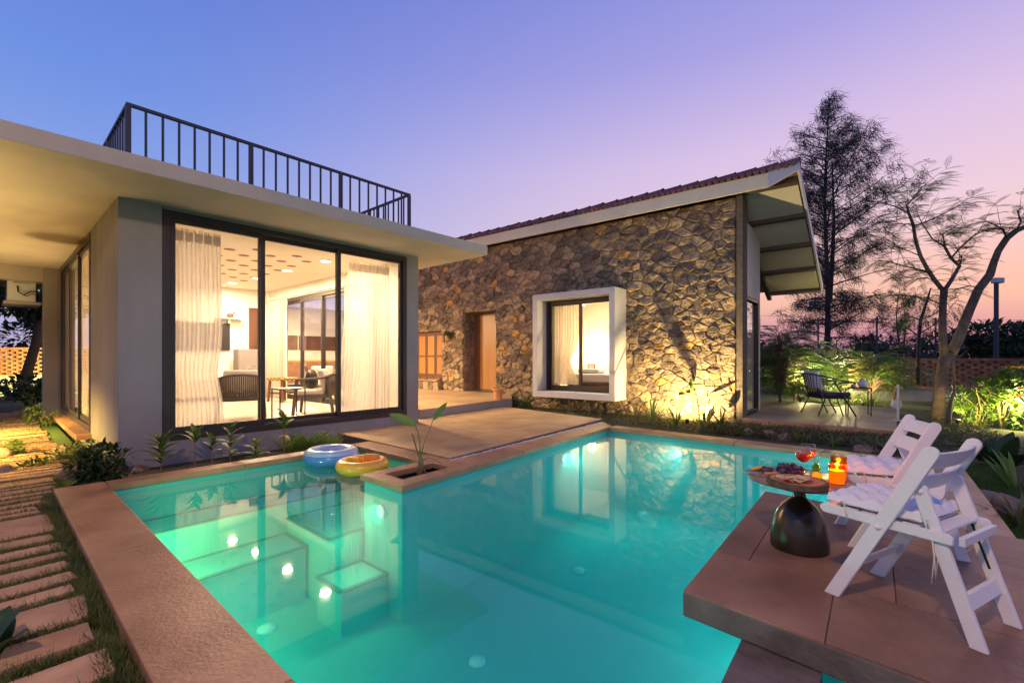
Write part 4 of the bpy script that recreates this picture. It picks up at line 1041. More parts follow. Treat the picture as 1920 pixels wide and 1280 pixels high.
for k in range(26):
    a, r = R(0, 6.28), R(0, .085); c = wc + Vector((r*math.cos(a)*1.0, r*math.sin(a)*.8, .031))
    o = B().lathe([(.021, 0), (.022, .002), (.021, .004), (0, .004)], 12).mesh('cracker', M['bread'])
    if k < 14:
        if k == 0: pile = thing('cracker_pile', 'loose pile of pale round crackers on the wood slice board', 'crackers', wc)
        place('cracker', o, pile, c + Vector((0, 0, .003+k*.0011)) - wc, (R(-.35, .35), R(-.35, .35), 0))
    else:
        if k == 14: cm = thing('cured_meat', 'folded slices of cured meat lying among the crackers', 'cured meat', wc)
        mb = B(); mb.leaf((-.03, 0, .002), (1, 0, .15), .06, .035, .3, seg=4, fold=.5); mb.obj('slice', M['meat'], cm, loc=c + Vector((0, 0, .004)) - wc, rot=(0, 0, R(0, 6)))
# stone serving board with fruit
bc = Vector((1.56, 2.745, TZ)); ba = math.atan2(2.70-2.83, 1.70-1.42)
brd = thing('stone_board', 'long mottled stone board with a pointed end overhanging the table', 'serving board', bc, ba)
ol = []
for k in range(40):
    a = k*2*math.pi/40; x = .165*math.cos(a); ol.append((x - .0, .092*math.sin(a)*(1-.35*max(0, -math.cos(a))**2*1.6)))
ol = [(x, y) for x, y in ol]
B().prism(ol, 0.001, .012).obj('board', M['slate'], brd, bevel=.003)
BZ = TZ + .0125
def bpos(x, y, z=0): return bc + Vector((x*math.cos(ba)-y*math.sin(ba), x*math.sin(ba)+y*math.cos(ba), .0125+z))
for i, (x, y, rx, ry) in enumerate(((-.085, .03, .18, .3), (-.045, .045, -.2, .35), (-.02, -.055, .05, .1))):
    lab = ['orange slice lying nearest the pointed end of the stone board', 'orange slice leaning behind the small grapes on the stone board', 'orange slice lying in front of the grapes on the stone board'][i]
    t = thing('orange_slice', lab, 'orange slice', bpos(x, y, .004+.03*abs(ry)), 0, 'orange slices on the stone board')
    t.rotation_euler = (rx, ry, R(0, 6))
    B().lathe([(.034, 0), (.036, .002), (.036, .005), (.034, .007)], 24).obj('peel', M['orange_ring'], t)
    for k in range(8): a = k*math.pi/4; B().add([], []) ; b = B(); b.prism([(.004*math.cos(a+.39), .004*math.sin(a+.39)), (.031*math.cos(a+.06), .031*math.sin(a+.06)), (.0325*math.cos(a+.39), .0325*math.sin(a+.39)), (.031*math.cos(a+.72), .031*math.sin(a+.72))], .0005, .0072); b.obj('segment', M['orange_fruit'], t)
gm = B().lathe([(0, -.0125), (.007, -.0105), (.0115, -.004), (.0125, .002), (.010, .008), (.004, .012), (0, .0125)], 10).mesh('grape', M['grape'], True)
def grapes(label, c, n, sx_, sy_, sz_):
    t = thing('grape_bunch', label, 'grapes', c, ba, 'grape bunches on the stone board')
    for k in range(n):
        while True:
            x, y, z = R(-1, 1), R(-1, 1), R(0, 1)
            if x*x+y*y+z*z*.9 < 1: break
        place('grape', gm, t, (x*sx_, y*sy_, .012+z*sz_), (R(0, 3), R(0, 3), 0), (R(.85, 1.1),)*3)
    B().tube([(0, 0, sz_*.7), (sx_*.3, .01, sz_*1.15), (sx_*.6, .02, sz_*1.2)], .002, 5).obj('stalk', M['stem'], t)
grapes('large bunch of dark grapes at the wide end of the stone board', bpos(.085, .012), 85, .072, .06, .052)
grapes('small bunch of dark grapes beside the orange slices', bpos(-.035, -.015), 22, .03, .028, .02)
def wine_glass(label, c):
    t = thing('wine_glass', label, 'wine glass', c, 0, 'wine glasses on the small table')
    B().lathe([(.034, 0), (.034, .0015), (.008, .005), (.0062, .012), (.0062, .06), (.007, .082), (.018, .090), (.036, .108), (.043, .13), (.042, .155), (.035, .182)], 28).obj('glass', M['drink_glass'], t, smooth=True)
    B().lathe([(0, .0865), (.0165, .0915), (.0345, .109), (.0415, .13), (.0415, .143), (0, .143)], 24).obj('wine', M['wine'], t, smooth=True, auto=40)
wine_glass('glass of red sangria nearest the camera on the small table', Vector((1.705, 2.70, TZ)))
wine_glass('glass of red sangria behind the other glass beside the candles', Vector((1.775, 2.765, TZ)))
vs_ = thing('bud_vase', 'small amber gourd shaped bud vase with tiny pale flowers', 'vase', Vector((1.735, 2.63, TZ)))
B().lathe([(.016, 0), (.027, .012), (.028, .03), (.017, .045), (.014, .052), (.022, .066), (.022, .078), (.014, .088), (.012, .092)], 20).obj('vase_body', M['amber'], vs_, smooth=True)
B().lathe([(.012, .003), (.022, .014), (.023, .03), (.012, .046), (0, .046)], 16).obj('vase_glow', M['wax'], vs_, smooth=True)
fb = B(); sb = B()
for k in range(16):
    q = Vector((R(-.03, .03), R(-.03, .03), R(.11, .15))); sb.tube([(0, 0, .06), (q.x*.4, q.y*.4, .1), q], .0006, 4)
    for i in range(5): fb.leaf(q + Vector((R(-.006, .006), R(-.006, .006), R(-.004, .006))), (R(-1, 1), R(-1, 1), R(0, 1)), .008, .006, .1, seg=1)
fb.obj('flowers', M['cushion'], vs_); sb.obj('stems', M['leaf_lime'], vs_)
def candle(label, c, h):
    t = thing('candle', label, 'candle', c, 0, 'lit candles in amber glass')
    B().lathe([(.034, 0), (.040, .002), (.040, h), (.0375, h), (.0375, .005), (0, .005)], 28).obj('jar', M['amber'], t, smooth=True, auto=40)
    B().lathe([(.036, .006), (.036, h*.66), (.02, h*.64), (0, h*.63)], 24).obj('wax', M['wax'], t, smooth=True, auto=40)
    B().tube([(0, 0, h*.63), (0, 0, h*.63+.008)], .0012, 5).obj('wick', M['black'], t)
    B().lathe([(0, 0), (.0045, .006), (.005, .011), (.002, .02), (0, .026)], 10, (0, 0, h*.63+.006)).obj('flame', M['flame'], t, smooth=True)
    lamp('POINT', 'candle_lamp', Vector(c) + Vector((0, 0, h*.63+.02)), .9, (1, .55, .18), size=.012)
candle('lit candle in the shorter amber glass at the table front', Vector((1.80, 2.555, TZ)), .115)
candle('lit candle in the taller amber glass behind the short one', Vector((1.862, 2.63, TZ)), .135)
# swim rings
def torus(b, Rr, r, z, n=48, m=16, sz=1.0):
    vs = [((Rr+r*math.cos(2*math.pi*j/m))*math.cos(2*math.pi*i/n), (Rr+r*math.cos(2*math.pi*j/m))*math.sin(2*math.pi*i/n), z+sz*r*math.sin(2*math.pi*j/m)) for i in range(n) for j in range(m)]
    b.add(vs, [(i*m+j, ((i+1) % n)*m+j, ((i+1) % n)*m+(j+1) % m, i*m+(j+1) % m) for i in range(n) for j in range(m)]); return b
c = P(622, 846, .02)
rg = thing('swim_ring', 'blue inflatable swim ring with a pale top floating by the pool edge', 'swim ring', (c.x, c.y, WZ), .4, 'inflatable rings floating in the pool')
torus(B(), .245, .082, .05).obj('lower_tube', M['blue_ring'], rg, smooth=True)
torus(B(), .238, .072, .095, sz=.85).obj('upper_tube', M['pale_ring'], rg, smooth=True)
B().lathe([(0, .085), (.15, .08), (.16, .09)], 28).obj('seat_floor', M['blue_ring'], rg, smooth=True)
for a in (2.6, -.9):
    b = B(); b.M = Matrix.Rotation(a, 4, 'Z'); b.tube([(.30, -.07, .06), (.37, -.05, .07), (.39, 0, .075), (.37, .05, .07), (.30, .07, .06)], .018, 8); b.M = None; b.obj('handle', M['pale_ring'], rg, smooth=True)
b = B()
for k in range(5): b.box(-.05+k*.022, -.036+k*.022, .12+.008*(k % 2), .135+.008*(k % 2), .145, .149)
b.obj('printed_mark', M['rail'], rg)
c = P(680, 866, -.01)
rg = thing('swim_ring', 'yellow inflatable swim ring with an orange backrest floating beside the planter', 'swim ring', (c.x, c.y, WZ), -.2, 'inflatable rings floating in the pool')
torus(B(), .215, .074, .045).obj('tube', M['yellow_ring'], rg, smooth=True)
B().lathe([(0, .02), (.12, .03), (.13, .045)], 28).obj('seat_floor', M['yellow_ring'], rg, smooth=True)
o = B().box(-.015, .165, -.005, .075, .05, .16).obj('backrest', M['orange_ring'], rg, bevel=.03); o.modifiers['bevel'].segments = 4; o.location = (0, .03, 0)
o = B().box(-.19, -.04, .0, .06, .04, .12).obj('seat_hump', M['yellow_ring'], rg, bevel=.028); o.modifiers['bevel'].segments = 4
# pot by the door
c = P(937, 748.5, .19) + Vector((-.04, .1, 0))
pt = thing('flower_pot', 'terracotta pot with a small plant on the corner of the verandah', 'plant pot', c)
B().lathe([(.09, 0), (.12, .2), (.145, .205), (.15, .255), (.13, .255), (.122, .22), (0, .22)], 24).obj('pot', M['terracotta'], pt, smooth=True, auto=35)
B().tube([(0, 0, .2), (.01, .01, .4), (-.01, 0, .52)], [.012, .01, .006], 6).obj('stem', M['stem'], pt)
for k in range(9):
    a = k*2.4; b = B(); b.leaf((0, 0, .40+.015*k), (math.cos(a), math.sin(a), .9), R(.10, .16), .06, .8); b.obj('leaf', M['leaf'], pt)
# ================================================================== PLANTS
def rosette(name, label, cat, c, h, nl, L, W, m, up=(.25, 1.0), stem=True, droop=.7, first=.35, group=None, lean=(0, 0)):
    t = thing(name, label, cat, c, R(0, 6), group)
    if stem: B().tube([(0, 0, -.04), (lean[0]*.5+.006, lean[1]*.5, h*.5), (lean[0], lean[1], h)], [.008, .007, .004], 6).obj('stem', M['stem'], t)
    mesh = [B() for _ in range(3)]
    for q in mesh: q.leaf((0, 0, 0), (1, 0, .15+R(0, .1)), L*1.22, W*1.55, droop+R(-.15, .15), seg=5, fold=.22)
    mesh = [q.mesh('leaf', m, True) for q in mesh]
    for k in range(nl):
        f = first + (1-first)*k/max(1, nl-1); a = k*2.399+R(-.2, .2); sc = R(.75, 1.1)*(1.05-.35*f if nl > 5 else 1)
        place('leaf', mesh[k % 3], t, (lean[0]*f, lean[1]*f, h*f), (0, -(up[0]+(up[1]-up[0])*f)+R(-.12, .12), a), (sc,)*3)
    return t
def tuft(name, label, cat, c, n, L, W, m, spread=1.0, group=None, parts=True, r0=.03):
    t = thing(name, label, cat, c, 0, group)
    if parts:
        ms = []
        for q in range(3):
            b = B(); b.leaf((0, 0, 0), (.55, 0, 1), L, W, .85+R(-.3, .4), seg=6, fold=.3); ms.append(b.mesh('leaf', m, True))
        for k in range(n):
            a = R(0, 6.28); place('leaf', ms[k % 3], t, (r0*math.cos(a)*R(0, 1), r0*math.sin(a)*R(0, 1), -.01), (0, R(-.4, .35)*spread, a), (R(.6, 1.1),)*3)
    return t
def cloud(b, c, rx, ry, rz, n, L, W, lobes=7, rng=None, up=.4, hollow=.35):
    """leaf-sized blades gathered in uneven lobes inside an ellipsoid"""
    c = Vector(c); ls = []
    for k in range(lobes):
        while True:
            p = Vector((R(-1, 1), R(-1, 1), R(-1, 1)))
            if p.length < .8: break
        ls.append((p, R(.28, .5)))
    for k in range(n):
        p, r = random.choice(ls); d = Vector((random.gauss(0, 1), random.gauss(0, 1), random.gauss(0, 1))).normalized()
        q = p + d*r*(R(hollow, 1)**.5); q = Vector((q.x*rx, q.y*ry, q.z*rz)) + c
        dd = (d + Vector((R(-.6, .6), R(-.6, .6), R(-.3, .3)+up))).normalized()
        b.leaf(q, dd, L*R(.6, 1.2), W*R(.7, 1.2), R(.2, .9), seg=2, fold=.2)
    return b
def frond(b, base, d, L, leaf, pairs, droop=.8, wl=.25, updir=(0, 0, 1)):
    base = Vector(base); dd = Vector(d).normalized(); p = base.copy(); pts = [p.copy()]
    for k in range(pairs):
        dd = (dd - Vector((0, 0, droop/pairs))).normalized(); p = p + dd*L/pairs; pts.append(p.copy())
        s = dd.cross(Vector(updir))
        if s.length < .05: s = Vector((1, 0, 0))
        s.normalize(); f = math.sin(math.pi*(.15+.8*k/pairs))
        for sg in (-1, 1):
            tip = p + (s*sg + dd*.45 - Vector((0, 0, .18)))*leaf*f; w = dd*leaf*wl*f*.5
            b.add([p, p + (tip-p)*.5 + w, tip, p + (tip-p)*.5 - w], [(0, 1, 2, 3)])
    b.tube([pts[0], pts[len(pts)//2], pts[-1]], [L*.008, L*.006, L*.002], 4)
    return b
# bed along the glazed front
BEDZ = -.125
def bed(u, v, yl=-.52):
    d = Vector(((u-CX)/F, 1, 0)); t = (VO + vb_*yl).dot(vb_)/d.dot(vb_); q = d*t; q.z = BEDZ; return q
sheet('planting_bed', [vp(-.62, -.95), vp(2.56, -.95), vp(2.56, .0), vp(-.62, 0)], None, -.112, M['soil'])
rosette('shrub_seedling', 'leafy green shrub at the left corner of the glass doors', 'plant', bed(302, 876), .40, 20, .22, .06, M['leaf'], group='young plants below the glass doors')
rosette('shrub_seedling', 'tall thin young plant with drooping leaves below the left curtain', 'plant', bed(366, 862), .42, 11, .20, .05, M['leaf'], first=.75, group='young plants below the glass doors')
rosette('shrub_seedling', 'small leafy sprig leaning right of the thin young plant', 'plant', bed(398, 857), .34, 9, .16, .045, M['leaf'], first=.6, group='young plants below the glass doors')
rosette('shrub_seedling', 'upright young plant with stacked leaf whorls before the left curtain edge', 'plant', bed(432, 854), .46, 18, .19, .05, M['leaf'], first=.2, group='young plants below the glass doors')
rosette('shrub_seedling', 'low spreading young plant between the whorled plant and the yellow leaved one', 'plant', bed(480, 847), .22, 16, .18, .05, M['leaf_lime'], first=.2, up=(0, .8), group='young plants below the glass doors')
t = rosette('shrub_seedling', 'thin young plant with a drooping yellow leaf below the middle door post', 'plant', bed(533, 834), .52, 8, .20, .055, M['leaf'], first=.7, group='young plants below the glass doors')
for k in range(3): b = B(); b.leaf((0, 0, .28), (math.cos(k*2+1), math.sin(k*2+1), .2), .13, .06, 1.6); b.obj('yellow_leaf', M['leaf_yellow'], t)
t = thing('fern', 'feathery bright green fern below the right sliding door', 'fern', bed(573, 830)); b = B()
for k in range(90): a = R(0, 6.28); frond(b, (R(-.25, .38), R(-.12, .12), 0), (math.cos(a)*.55, math.sin(a)*.55, 1), R(.2, .42), .06, 12, .7)
b.obj('fronds', M['leaf_lime'], t)
rosette('shrub_seedling', 'small pale sprig at the right end of the fern', 'plant', bed(608, 826), .22, 8, .10, .035, M['leaf_lime'], first=.4, group='young plants below the glass doors')
# bush and rocks at the villa corner
t = thing('corner_bush', 'dark leafy bush at the left corner of the villa', 'bush', bed(178, 860, -.62)); b = B()
cloud(b, (0, 0, .20), .36, .26, .24, 800, .09, .04, 9); b.obj('foliage', M['leaf_dark'], t)
b = B()
for k in range(7): a = R(0, 6.28); b.tube([(0, 0, 0), (R(-.15, .15), R(-.1, .1), .15), (R(-.28, .28), R(-.18, .18), .33)], [.012, .008, .004], 5)
b.obj('branches', M['stem'], t)
def rock(label, c, sx_, sy_, sz_, group='rocks along the planting beds', rz=None):
    t = bmesh.new(); bmesh.ops.create_icosphere(t, subdivisions=3, radius=1)
    off = Vector((R(0, 9), R(0, 9), R(0, 9)))
    from mathutils import noise
    for v in t.verts:
        n_ = noise.noise(v.co*1.1+off)*.35 + noise.noise(v.co*2.7+off)*.14; v.co *= 1+n_
        for ax in (Vector((1, .3, .2)), Vector((-.4, 1, .3)), Vector((.2, -.5, 1))):
            a_ = ax.normalized(); d = v.co.dot(a_)
            if d > .72: v.co -= a_*(d-.72)*.8
        v.co = Vector((v.co.x*sx_, v.co.y*sy_, v.co.z*sz_))
    me = bpy.data.meshes.new('rock'); t.to_mesh(me); t.free(); me.materials.append(M['rock'])
    o = bpy.data.objects.new('rock', me); COL.objects.link(o); o.location = c; o.rotation_euler = (0, 0, R(0, 6) if rz is None else rz)
    return tag(o, label, 'rock', group)
rock('brown angular rock beside the outer corner of the pool coping', P(138, 897, -.1) + Vector((0, .0, .04)), .15, .09, .09, rz=.7)
rock('grey rock between the corner bush and the pool coping', P(226, 880, -.1), .11, .09, .10)
rock('flat grey rock behind the pool coping right of the corner bush', P(262, 880, -.1), .12, .08, .06)
rock('tan boulder beside the far end of the garden path', P(64, 782, -.1), .3, .16, .17, rz=.6)
rock('dark boulder left of the tan boulder on the garden path', P(36, 780, -.1), .2, .16, .14)
rock('rusty brown rock under the corner bush beside the path', P(118, 850, -.1), .14, .12, .14)
rock('brown rock at the left edge of the garden path', P(2, 862, -.1), .17, .14, .16)
rock('dark rock at the left path edge nearer the camera', P(14, 892, -.1), .10, .12, .12)
rock('pale flat stone lying on the garden path far from the camera', P(-2, 798, -.08), .20, .10, .06)
def leafy(name, label, cat, c, rx, ry, rz, n, L, W, m, group=None, lobes=6):
    t = thing(name, label, cat, c, 0, group); b = B(); cloud(b, (0, 0, rz*.75), rx, ry, rz*.8, n, L, W, lobes); b.obj('foliage', M[m], t)
    b = B()
    for k in range(5): b.tube([(0, 0, -.05), (R(-.3, .3)*rx, R(-.3, .3)*ry, rz*.6), (R(-.7, .7)*rx, R(-.7, .7)*ry, rz*1.2)], [.012, .009, .004], 5)
    b.obj('stems', M['stem'], t); return t
leafy('ground_cover_plant', 'bright lime plant at the far end of the window sill', 'plant', P(82, 802, -.1), .28, .2, .26, 420, .06, .035, 'leaf_lime')
leafy('ground_cover_plant', 'low green plant growing over the left edge of the path', 'plant', P(22, 858, -.1), .26, .2, .13, 380, .05, .03, 'leaf_lime')
leafy('ground_cover_plant', 'low green plant along the wall below the window sill', 'plant', V(-.2, 1.1, -.12), .16, .8, .16, 700, .06, .03, 'leaf')
leafy('garden_shrub', 'broad leaved dark shrub at the far corner of the villa wall', 'shrub', P(60, 762, -.1), .5, .4, .6, 260, .26, .10, 'leaf_dark')
leafy('garden_shrub', 'dark shrub beyond the end of the garden path', 'shrub', P(30, 748, -.1), .6, .5, .45, 300, .2, .08, 'leaf_dark')
# garden path of stone strips with grass between
path = thing('garden_path', None, None, kind='structure')
random.seed(33)
y = -7.0; strips = []
big = 0
xr_ = lambda y: -.66 if y < -1.4 else (-.66 + .31*min(1, (y+1.4)/2.2))
while y < 8.2:
    w_ = random.choice([.10, .14, .2, .24, .28, .12]) if y < -2.7 else (R(.07, .15) if y > -1.6 else .14)
    if not big and y > -2.35: w_ = .52; big = 1
    g_ = R(.06, .095) if y < -1.6 else R(.04, .065)
    x1 = xr_(y) + R(-.03, .03); x0 = x1 - (1.25 if y < -1.0 else .85) + R(-.05, .05)
    n_ = 6; pl_ = []
    for k in range(n_+1): pl_.append((x0+(x1-x0)*k/n_, y + R(-.012, .012) + (0 if 0 < k < n_ else R(0, .015))))
    for k in range(n_, -1, -1): pl_.append((x0+(x1-x0)*k/n_ + (R(-.02, .02) if k in (0, n_) else 0), y + w_ + R(-.012, .012)))
    cx_, cy_ = (x0+x1)/2, y+w_/2
    wpt = V(cx_, cy_); dz = R(-.008, .008)
    B().prism([(a-cx_, c-cy_) for a, c in pl_], -.07, 0).obj('paving_stone', M['path_stone'], path, loc=(wpt.x, wpt.y, -.045+dz), rot=(0, 0, VA), bevel=.006)
    strips.append((y+w_, g_, x0, x1)); y += w_ + g_
sheet('path_bed', [vp(-2.2, -7.6), vp(-.576, -7.6), vp(-.576, -.9), vp(-.15, .2), vp(-.1, 8.4), vp(-1.6, 8.4)], None, -.080, M['moss'])
gb = B()
def blade(x, y, z, h, w, lean=.6):
    a = R(0, 6.28); t = R(0, 6.28); d = Vector((math.cos(t)*lean*h, math.sin(t)*lean*h, h)); s = Vector((math.cos(a)*w, math.sin(a)*w, 0)); p = Vector((x, y, z))
    gb.add([p-s, p+s, p+d], [(0, 1, 2)])
for (ya, g_, x0, x1) in strips:
    n_ = int((x1-x0)*1500) if ya < -1 else int((x1-x0)*420)
    for k in range(n_):
        q = V(R(x0, x1), ya+g_*R(-.06, 1.06)); blade(q.x, q.y, -.082, R(.03, .075), .0035 if ya < -1 else .004)
for k in range(24000):
    y = R(-7, -.9) if random.random() < .8 else R(-.9, 1.5); x = R(xr_(y)-.015, -.578) if y < -.9 else R(xr_(y)-.02, -.25 if y > 0 else -.5)
    if math.sin(y*5.1)+math.sin(x*40+y*13) < -1.4: continue
    q = V(x, y); blade(q.x, q.y, -.082, R(.025, .075)*(1 if y < -1 else .8), .0032)
tag(gb.obj('path_grass', M['grass'], kind='stuff'), 'short grass growing between the path stones and beside the coping', 'grass')
t = thing('broad_leaf_plant', 'large dark leaf at the left edge nearest the camera', 'plant', P(-30, 1262, -.1))
for k in range(4): b = B(); b.leaf((0, 0, .02), (.30-.2*k, .12*k, .5), .24, .13, .8, seg=6); b.obj('leaf', M['leaf_dark'], t)
# planter plant
t = thing('banana_plant', 'young banana like plant with two upright leaves in the pool corner planter', 'plant', V(1.98, -2.82, -.1))
def at(u, v):
    base = V(1.98, -2.82); return PY(u, v, base.y) - base - Vector((0, 0, -.1))
B().tube([at(787, 893), at(789, 870), at(788, 852)], [.035, .03, .02], 10).obj('trunk', M['stem'], t, smooth=True)
B().tube([at(788, 858), at(787, 830), at(783, 808), at(778, 797)], [.009, .007, .006, .005], 6).obj('leaf_stalk', M['leaf_lime'], t, smooth=True)
B().tube([at(789, 858), at(795, 830), at(805, 806), at(812, 787)], [.008, .006, .005, .004], 6).obj('leaf_stalk', M['stem'], t, smooth=True)
B().tube([at(786, 858), at(780, 838), at(772.5, 813)], [.009, .008, .007], 6).obj('broken_stalk', M['dark_wood'], t)
B().tube([at(790, 862), at(805, 858), at(816, 862), at(828, 869)], [.008, .006, .005, .004], 6).obj('dry_stalk', M['stem'], t)
B().tube([at(790, 870), at(797, 884), at(806, 889)], [.008, .006, .005], 6).obj('dry_stalk', M['stem'], t)
b = B(); d = at(731, 773) - at(778, 796); b.leaf(at(779, 797), d, d.length*1.04, .10, .10, up=(.1, -1, .45), seg=8, fold=.3); b.obj('leaf', M['leaf_lime'], t, smooth=True)
b = B(); d = at(837, 755) - at(813, 787); b.leaf(at(813, 787), d, d.length*1.05, .065, .05, up=(-.2, -1, .2), seg=8, fold=.4); b.obj('leaf', M['leaf_lime'], t, smooth=True)
# plants and uplight at the stone wall
UL = S(-.80, -.80, -.02)
ul = thing('garden_uplight', 'glowing spike light at the foot of the stone wall', 'garden light', UL - Vector((0, 0, .08)))
B().lathe([(.035, 0), (.04, .05), (.042, .09), (.036, .09), (.034, .075)], 16).obj('housing', M['black'], ul, smooth=True); B().lathe([(.034, .076), (0, .076)], 16).obj('lens', M['lamp_warm'], ul)
lamp('SPOT', 'wall_spot', UL + Vector((0, 0, .05)), 430, (1, .74, .32), hit_wall(1285, 620, 0), .012, 172, .5)
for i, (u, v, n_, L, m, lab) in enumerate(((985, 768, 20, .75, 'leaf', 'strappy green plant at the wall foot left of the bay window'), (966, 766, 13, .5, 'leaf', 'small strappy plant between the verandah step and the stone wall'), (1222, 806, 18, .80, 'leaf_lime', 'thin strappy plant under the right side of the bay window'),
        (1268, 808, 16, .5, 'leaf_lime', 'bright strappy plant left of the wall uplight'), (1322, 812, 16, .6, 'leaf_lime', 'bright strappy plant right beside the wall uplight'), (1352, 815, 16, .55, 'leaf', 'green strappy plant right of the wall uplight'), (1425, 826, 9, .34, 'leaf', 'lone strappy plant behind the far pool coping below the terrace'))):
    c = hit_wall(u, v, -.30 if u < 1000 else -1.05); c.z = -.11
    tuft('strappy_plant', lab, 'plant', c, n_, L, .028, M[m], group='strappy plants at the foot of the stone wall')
t = thing('tall_leaf_plant', 'tall thin stemmed plant with broad leaves in front of the wall uplight', 'plant', S(-.93, -.30, -.1))
def aw(u, v, yl=-.30): return (hit_wall(u, v, yl) - S(-.93, -.30, -.1))
inv = Matrix.Rotation(-0, 4, 'Z')
B().tube([aw(1306, 808), aw(1303, 770), aw(1297, 742)], [.010, .008, .005], 6).obj('stem', M['leaf_lime'], t)
B().tube([aw(1316, 765), aw(1310, 735), aw(1303, 705), aw(1301, 692)], [.007, .006, .005, .004], 6).obj('stem', M['dark_wood'], t)
for (u0, v0, u1, v1, W) in ((1297, 737, 1296, 706, .075), (1297, 744, 1268, 722, .04), (1317, 752, 1350, 734, .05), (1340, 770, 1353, 748, .11), (1312, 788, 1326, 762, .07), (1298, 748, 1276, 752, .05)):
    d = aw(u1, v1) - aw(u0, v0); b = B(); b.leaf(aw(u0, v0), d, d.length*1.08, W, .15, up=sb_*-1, seg=6); b.obj('leaf', M['leaf'], t, smooth=True)
b = B(); p0 = S(-.8165, -.68, .157) - t.location; d = S(-.956, -.68, .4635) - t.location - p0; b.leaf(p0, d, d.length, .055, .05, up=sb_*-1, seg=6, fold=.1); b.obj('leaf', M['leaf_dark'], t, smooth=True)
t = thing('wall_plant', 'small plant hanging on the stone wall left of the door', 'plant', hit_wall(838, 626, -.12)); b = B(); cloud(b, (0, 0, 0), .19, .13, .12, 260, .07, .04, 6, up=.1); b.obj('foliage', M['leaf'], t)
B().lathe([(.05, -.14), (.08, -.02), (.07, -.02), (0, -.03)], 14).obj('wall_pot', M['terracotta'], t)
# ================================================================== RIGHT GARDEN
random.seed(77)
ch = thing('terrace_chair', 'black metal bar back chair with a white pillow on the side terrace', 'chair', (6.43, 9.42, .012), math.radians(-96), None)
W2, D2 = .33, .33
tu = lambda pts, r, name, m='black': B().tube(pts, r, 8).obj(name, M[m], ch, smooth=True)
for sx_ in (-1, 1):
    tu([(sx_*.33, .36, 0), (sx_*.29, -.02, .68)], .014, 'leg'); tu([(sx_*.33, -.02, .0), (sx_*.33, .0, .0)], .001, 'foot') if 0 else None
    tu([(sx_*.32, .02, 0), (sx_*.30, .30, .70)] if 0 else [(sx_*.33, -.34, 0), (sx_*.30, -.20, .32), (sx_*.31, -.34, .55)], .014, 'leg')
    tu([(sx_*.335, .10, 0), (sx_*.31, .30, .70)], .014, 'leg') if 0 else None
    tu([(sx_*.30, .05, .655), (sx_*.32, .35, .67), (sx_*.31, .36, .64)], .012, 'arm_end')
arc = lambda z, k, r: ((.30+r)*math.sin(k), -.12-(.22+r)*math.cos(k), z)
tu([(-.31, .34, .66)] + [arc(.74+.10*math.cos(k/8*1.45), k/8*1.45, .08) for k in range(-8, 9)] + [(.31, .34, .66)], .013, 'top_rail')
b = B()
for k in range(-7, 8):
    a = k/7*1.3; b.tube([arc(.38, a, -.03), arc(.56, a, .03), arc(.74+.10*math.cos(a), a, .08)], .006, 5)
b.obj('back_bars', M['black'], ch, smooth=True)
b = B(); b.box(-.28, .28, -.26, .30, .34, .375); b.obj('seat_frame', M['black'], ch)
o = B().box(-.27, .27, -.25, .31, .376, .47).obj('seat_cushion', M['purlin'], ch, bevel=.03)
for sx_ in (-1, 1): tu([(sx_*.27, .16, .0), (sx_*.30, .02, .36), (sx_*.31, .36, .655)], .012, 'brace')
tu([(-.30, -.24, .26), (.30, -.24, .26)], .009, 'stretcher'); tu([(-.30, .1, .2), (-.31, -.28, .22)], .009, 'stretcher'); tu([(.30, .1, .2), (.31, -.28, .22)], .009, 'stretcher')
pil = thing('pillow', 'white pillow leaning in the black terrace chair', 'pillow', Vector((6.43, 9.42, .49)), math.radians(-96))
def cushion(b, w, h, t):
    G = 14; vs = []; fs = []
    for s in (1, -1):
        for j in range(G+1):
            for i in range(G+1):
                x, y = i/G*2-1, j/G*2-1; e = (max(0, 1-x**4)*max(0, 1-y**4))**.5
                k = 1-.10*(1-abs(y))*abs(x)-.0; vs.append((x*w/2*(1-.08*(1-y*y)), s*t*.5*e, h/2+y*h/2*(1-.08*(1-x*x))))
    n0 = (G+1)**2
    for j in range(G):
        for i in range(G):
            a = j*(G+1)+i; fs.append((a, a+1, a+G+2, a+G+1)); fs.append((n0+a, n0+a+G+1, n0+a+G+2, n0+a+1))
    b.add(vs, fs); return b
cb = B(); cb.M = Matrix.Translation((0, -.20, 0)) @ Matrix.Rotation(math.radians(18), 4, 'X'); cushion(cb, .48, .44, .16); cb.M = None
cb.obj('pillow_body', M['pad'], pil, smooth=True)
tt = thing('terrace_table', 'small black metal table beside the terrace chair', 'side table', (7.03, 9.37, .012), math.radians(-30))
B().box(-.2, .2, -.2, .2, .535, .555).obj('table_top', M['black'], tt, bevel=.003)
for x in (-1, 1):
    for y in (-1, 1): B().box(x*.185-.009, x*.185+.009, y*.185-.009, y*.185+.009, 0, .535).obj('leg', M['black'], tt)
    B().box(x*.185-.007, x*.185+.007, -.176, .176, .02, .034).obj('stretcher', M['black'], tt)
cp = thing('cup', 'white cup on the black terrace table', 'cup', (6.93, 9.36, .568)); B().lathe([(.03, 0), (.045, .03), (.048, .06), (.043, .06), (.03, .01), (0, .01)], 18).obj('cup_body', M['fitting'], cp, smooth=True)
B().tube([(.044, 0, .05), (.07, 0, .04), (.065, 0, .02), (.04, 0, .018)], .006, 6).obj('handle', M['fitting'], cp)
kt = thing('teapot', 'pinkish metal teapot on the black terrace table', 'teapot', (7.12, 9.36, .568)); B().lathe([(.06, 0), (.09, .04), (.085, .10), (.05, .15), (.02, .16), (.015, .185), (0, .19)], 20).obj('pot_body', M['cushion'], kt, smooth=True)
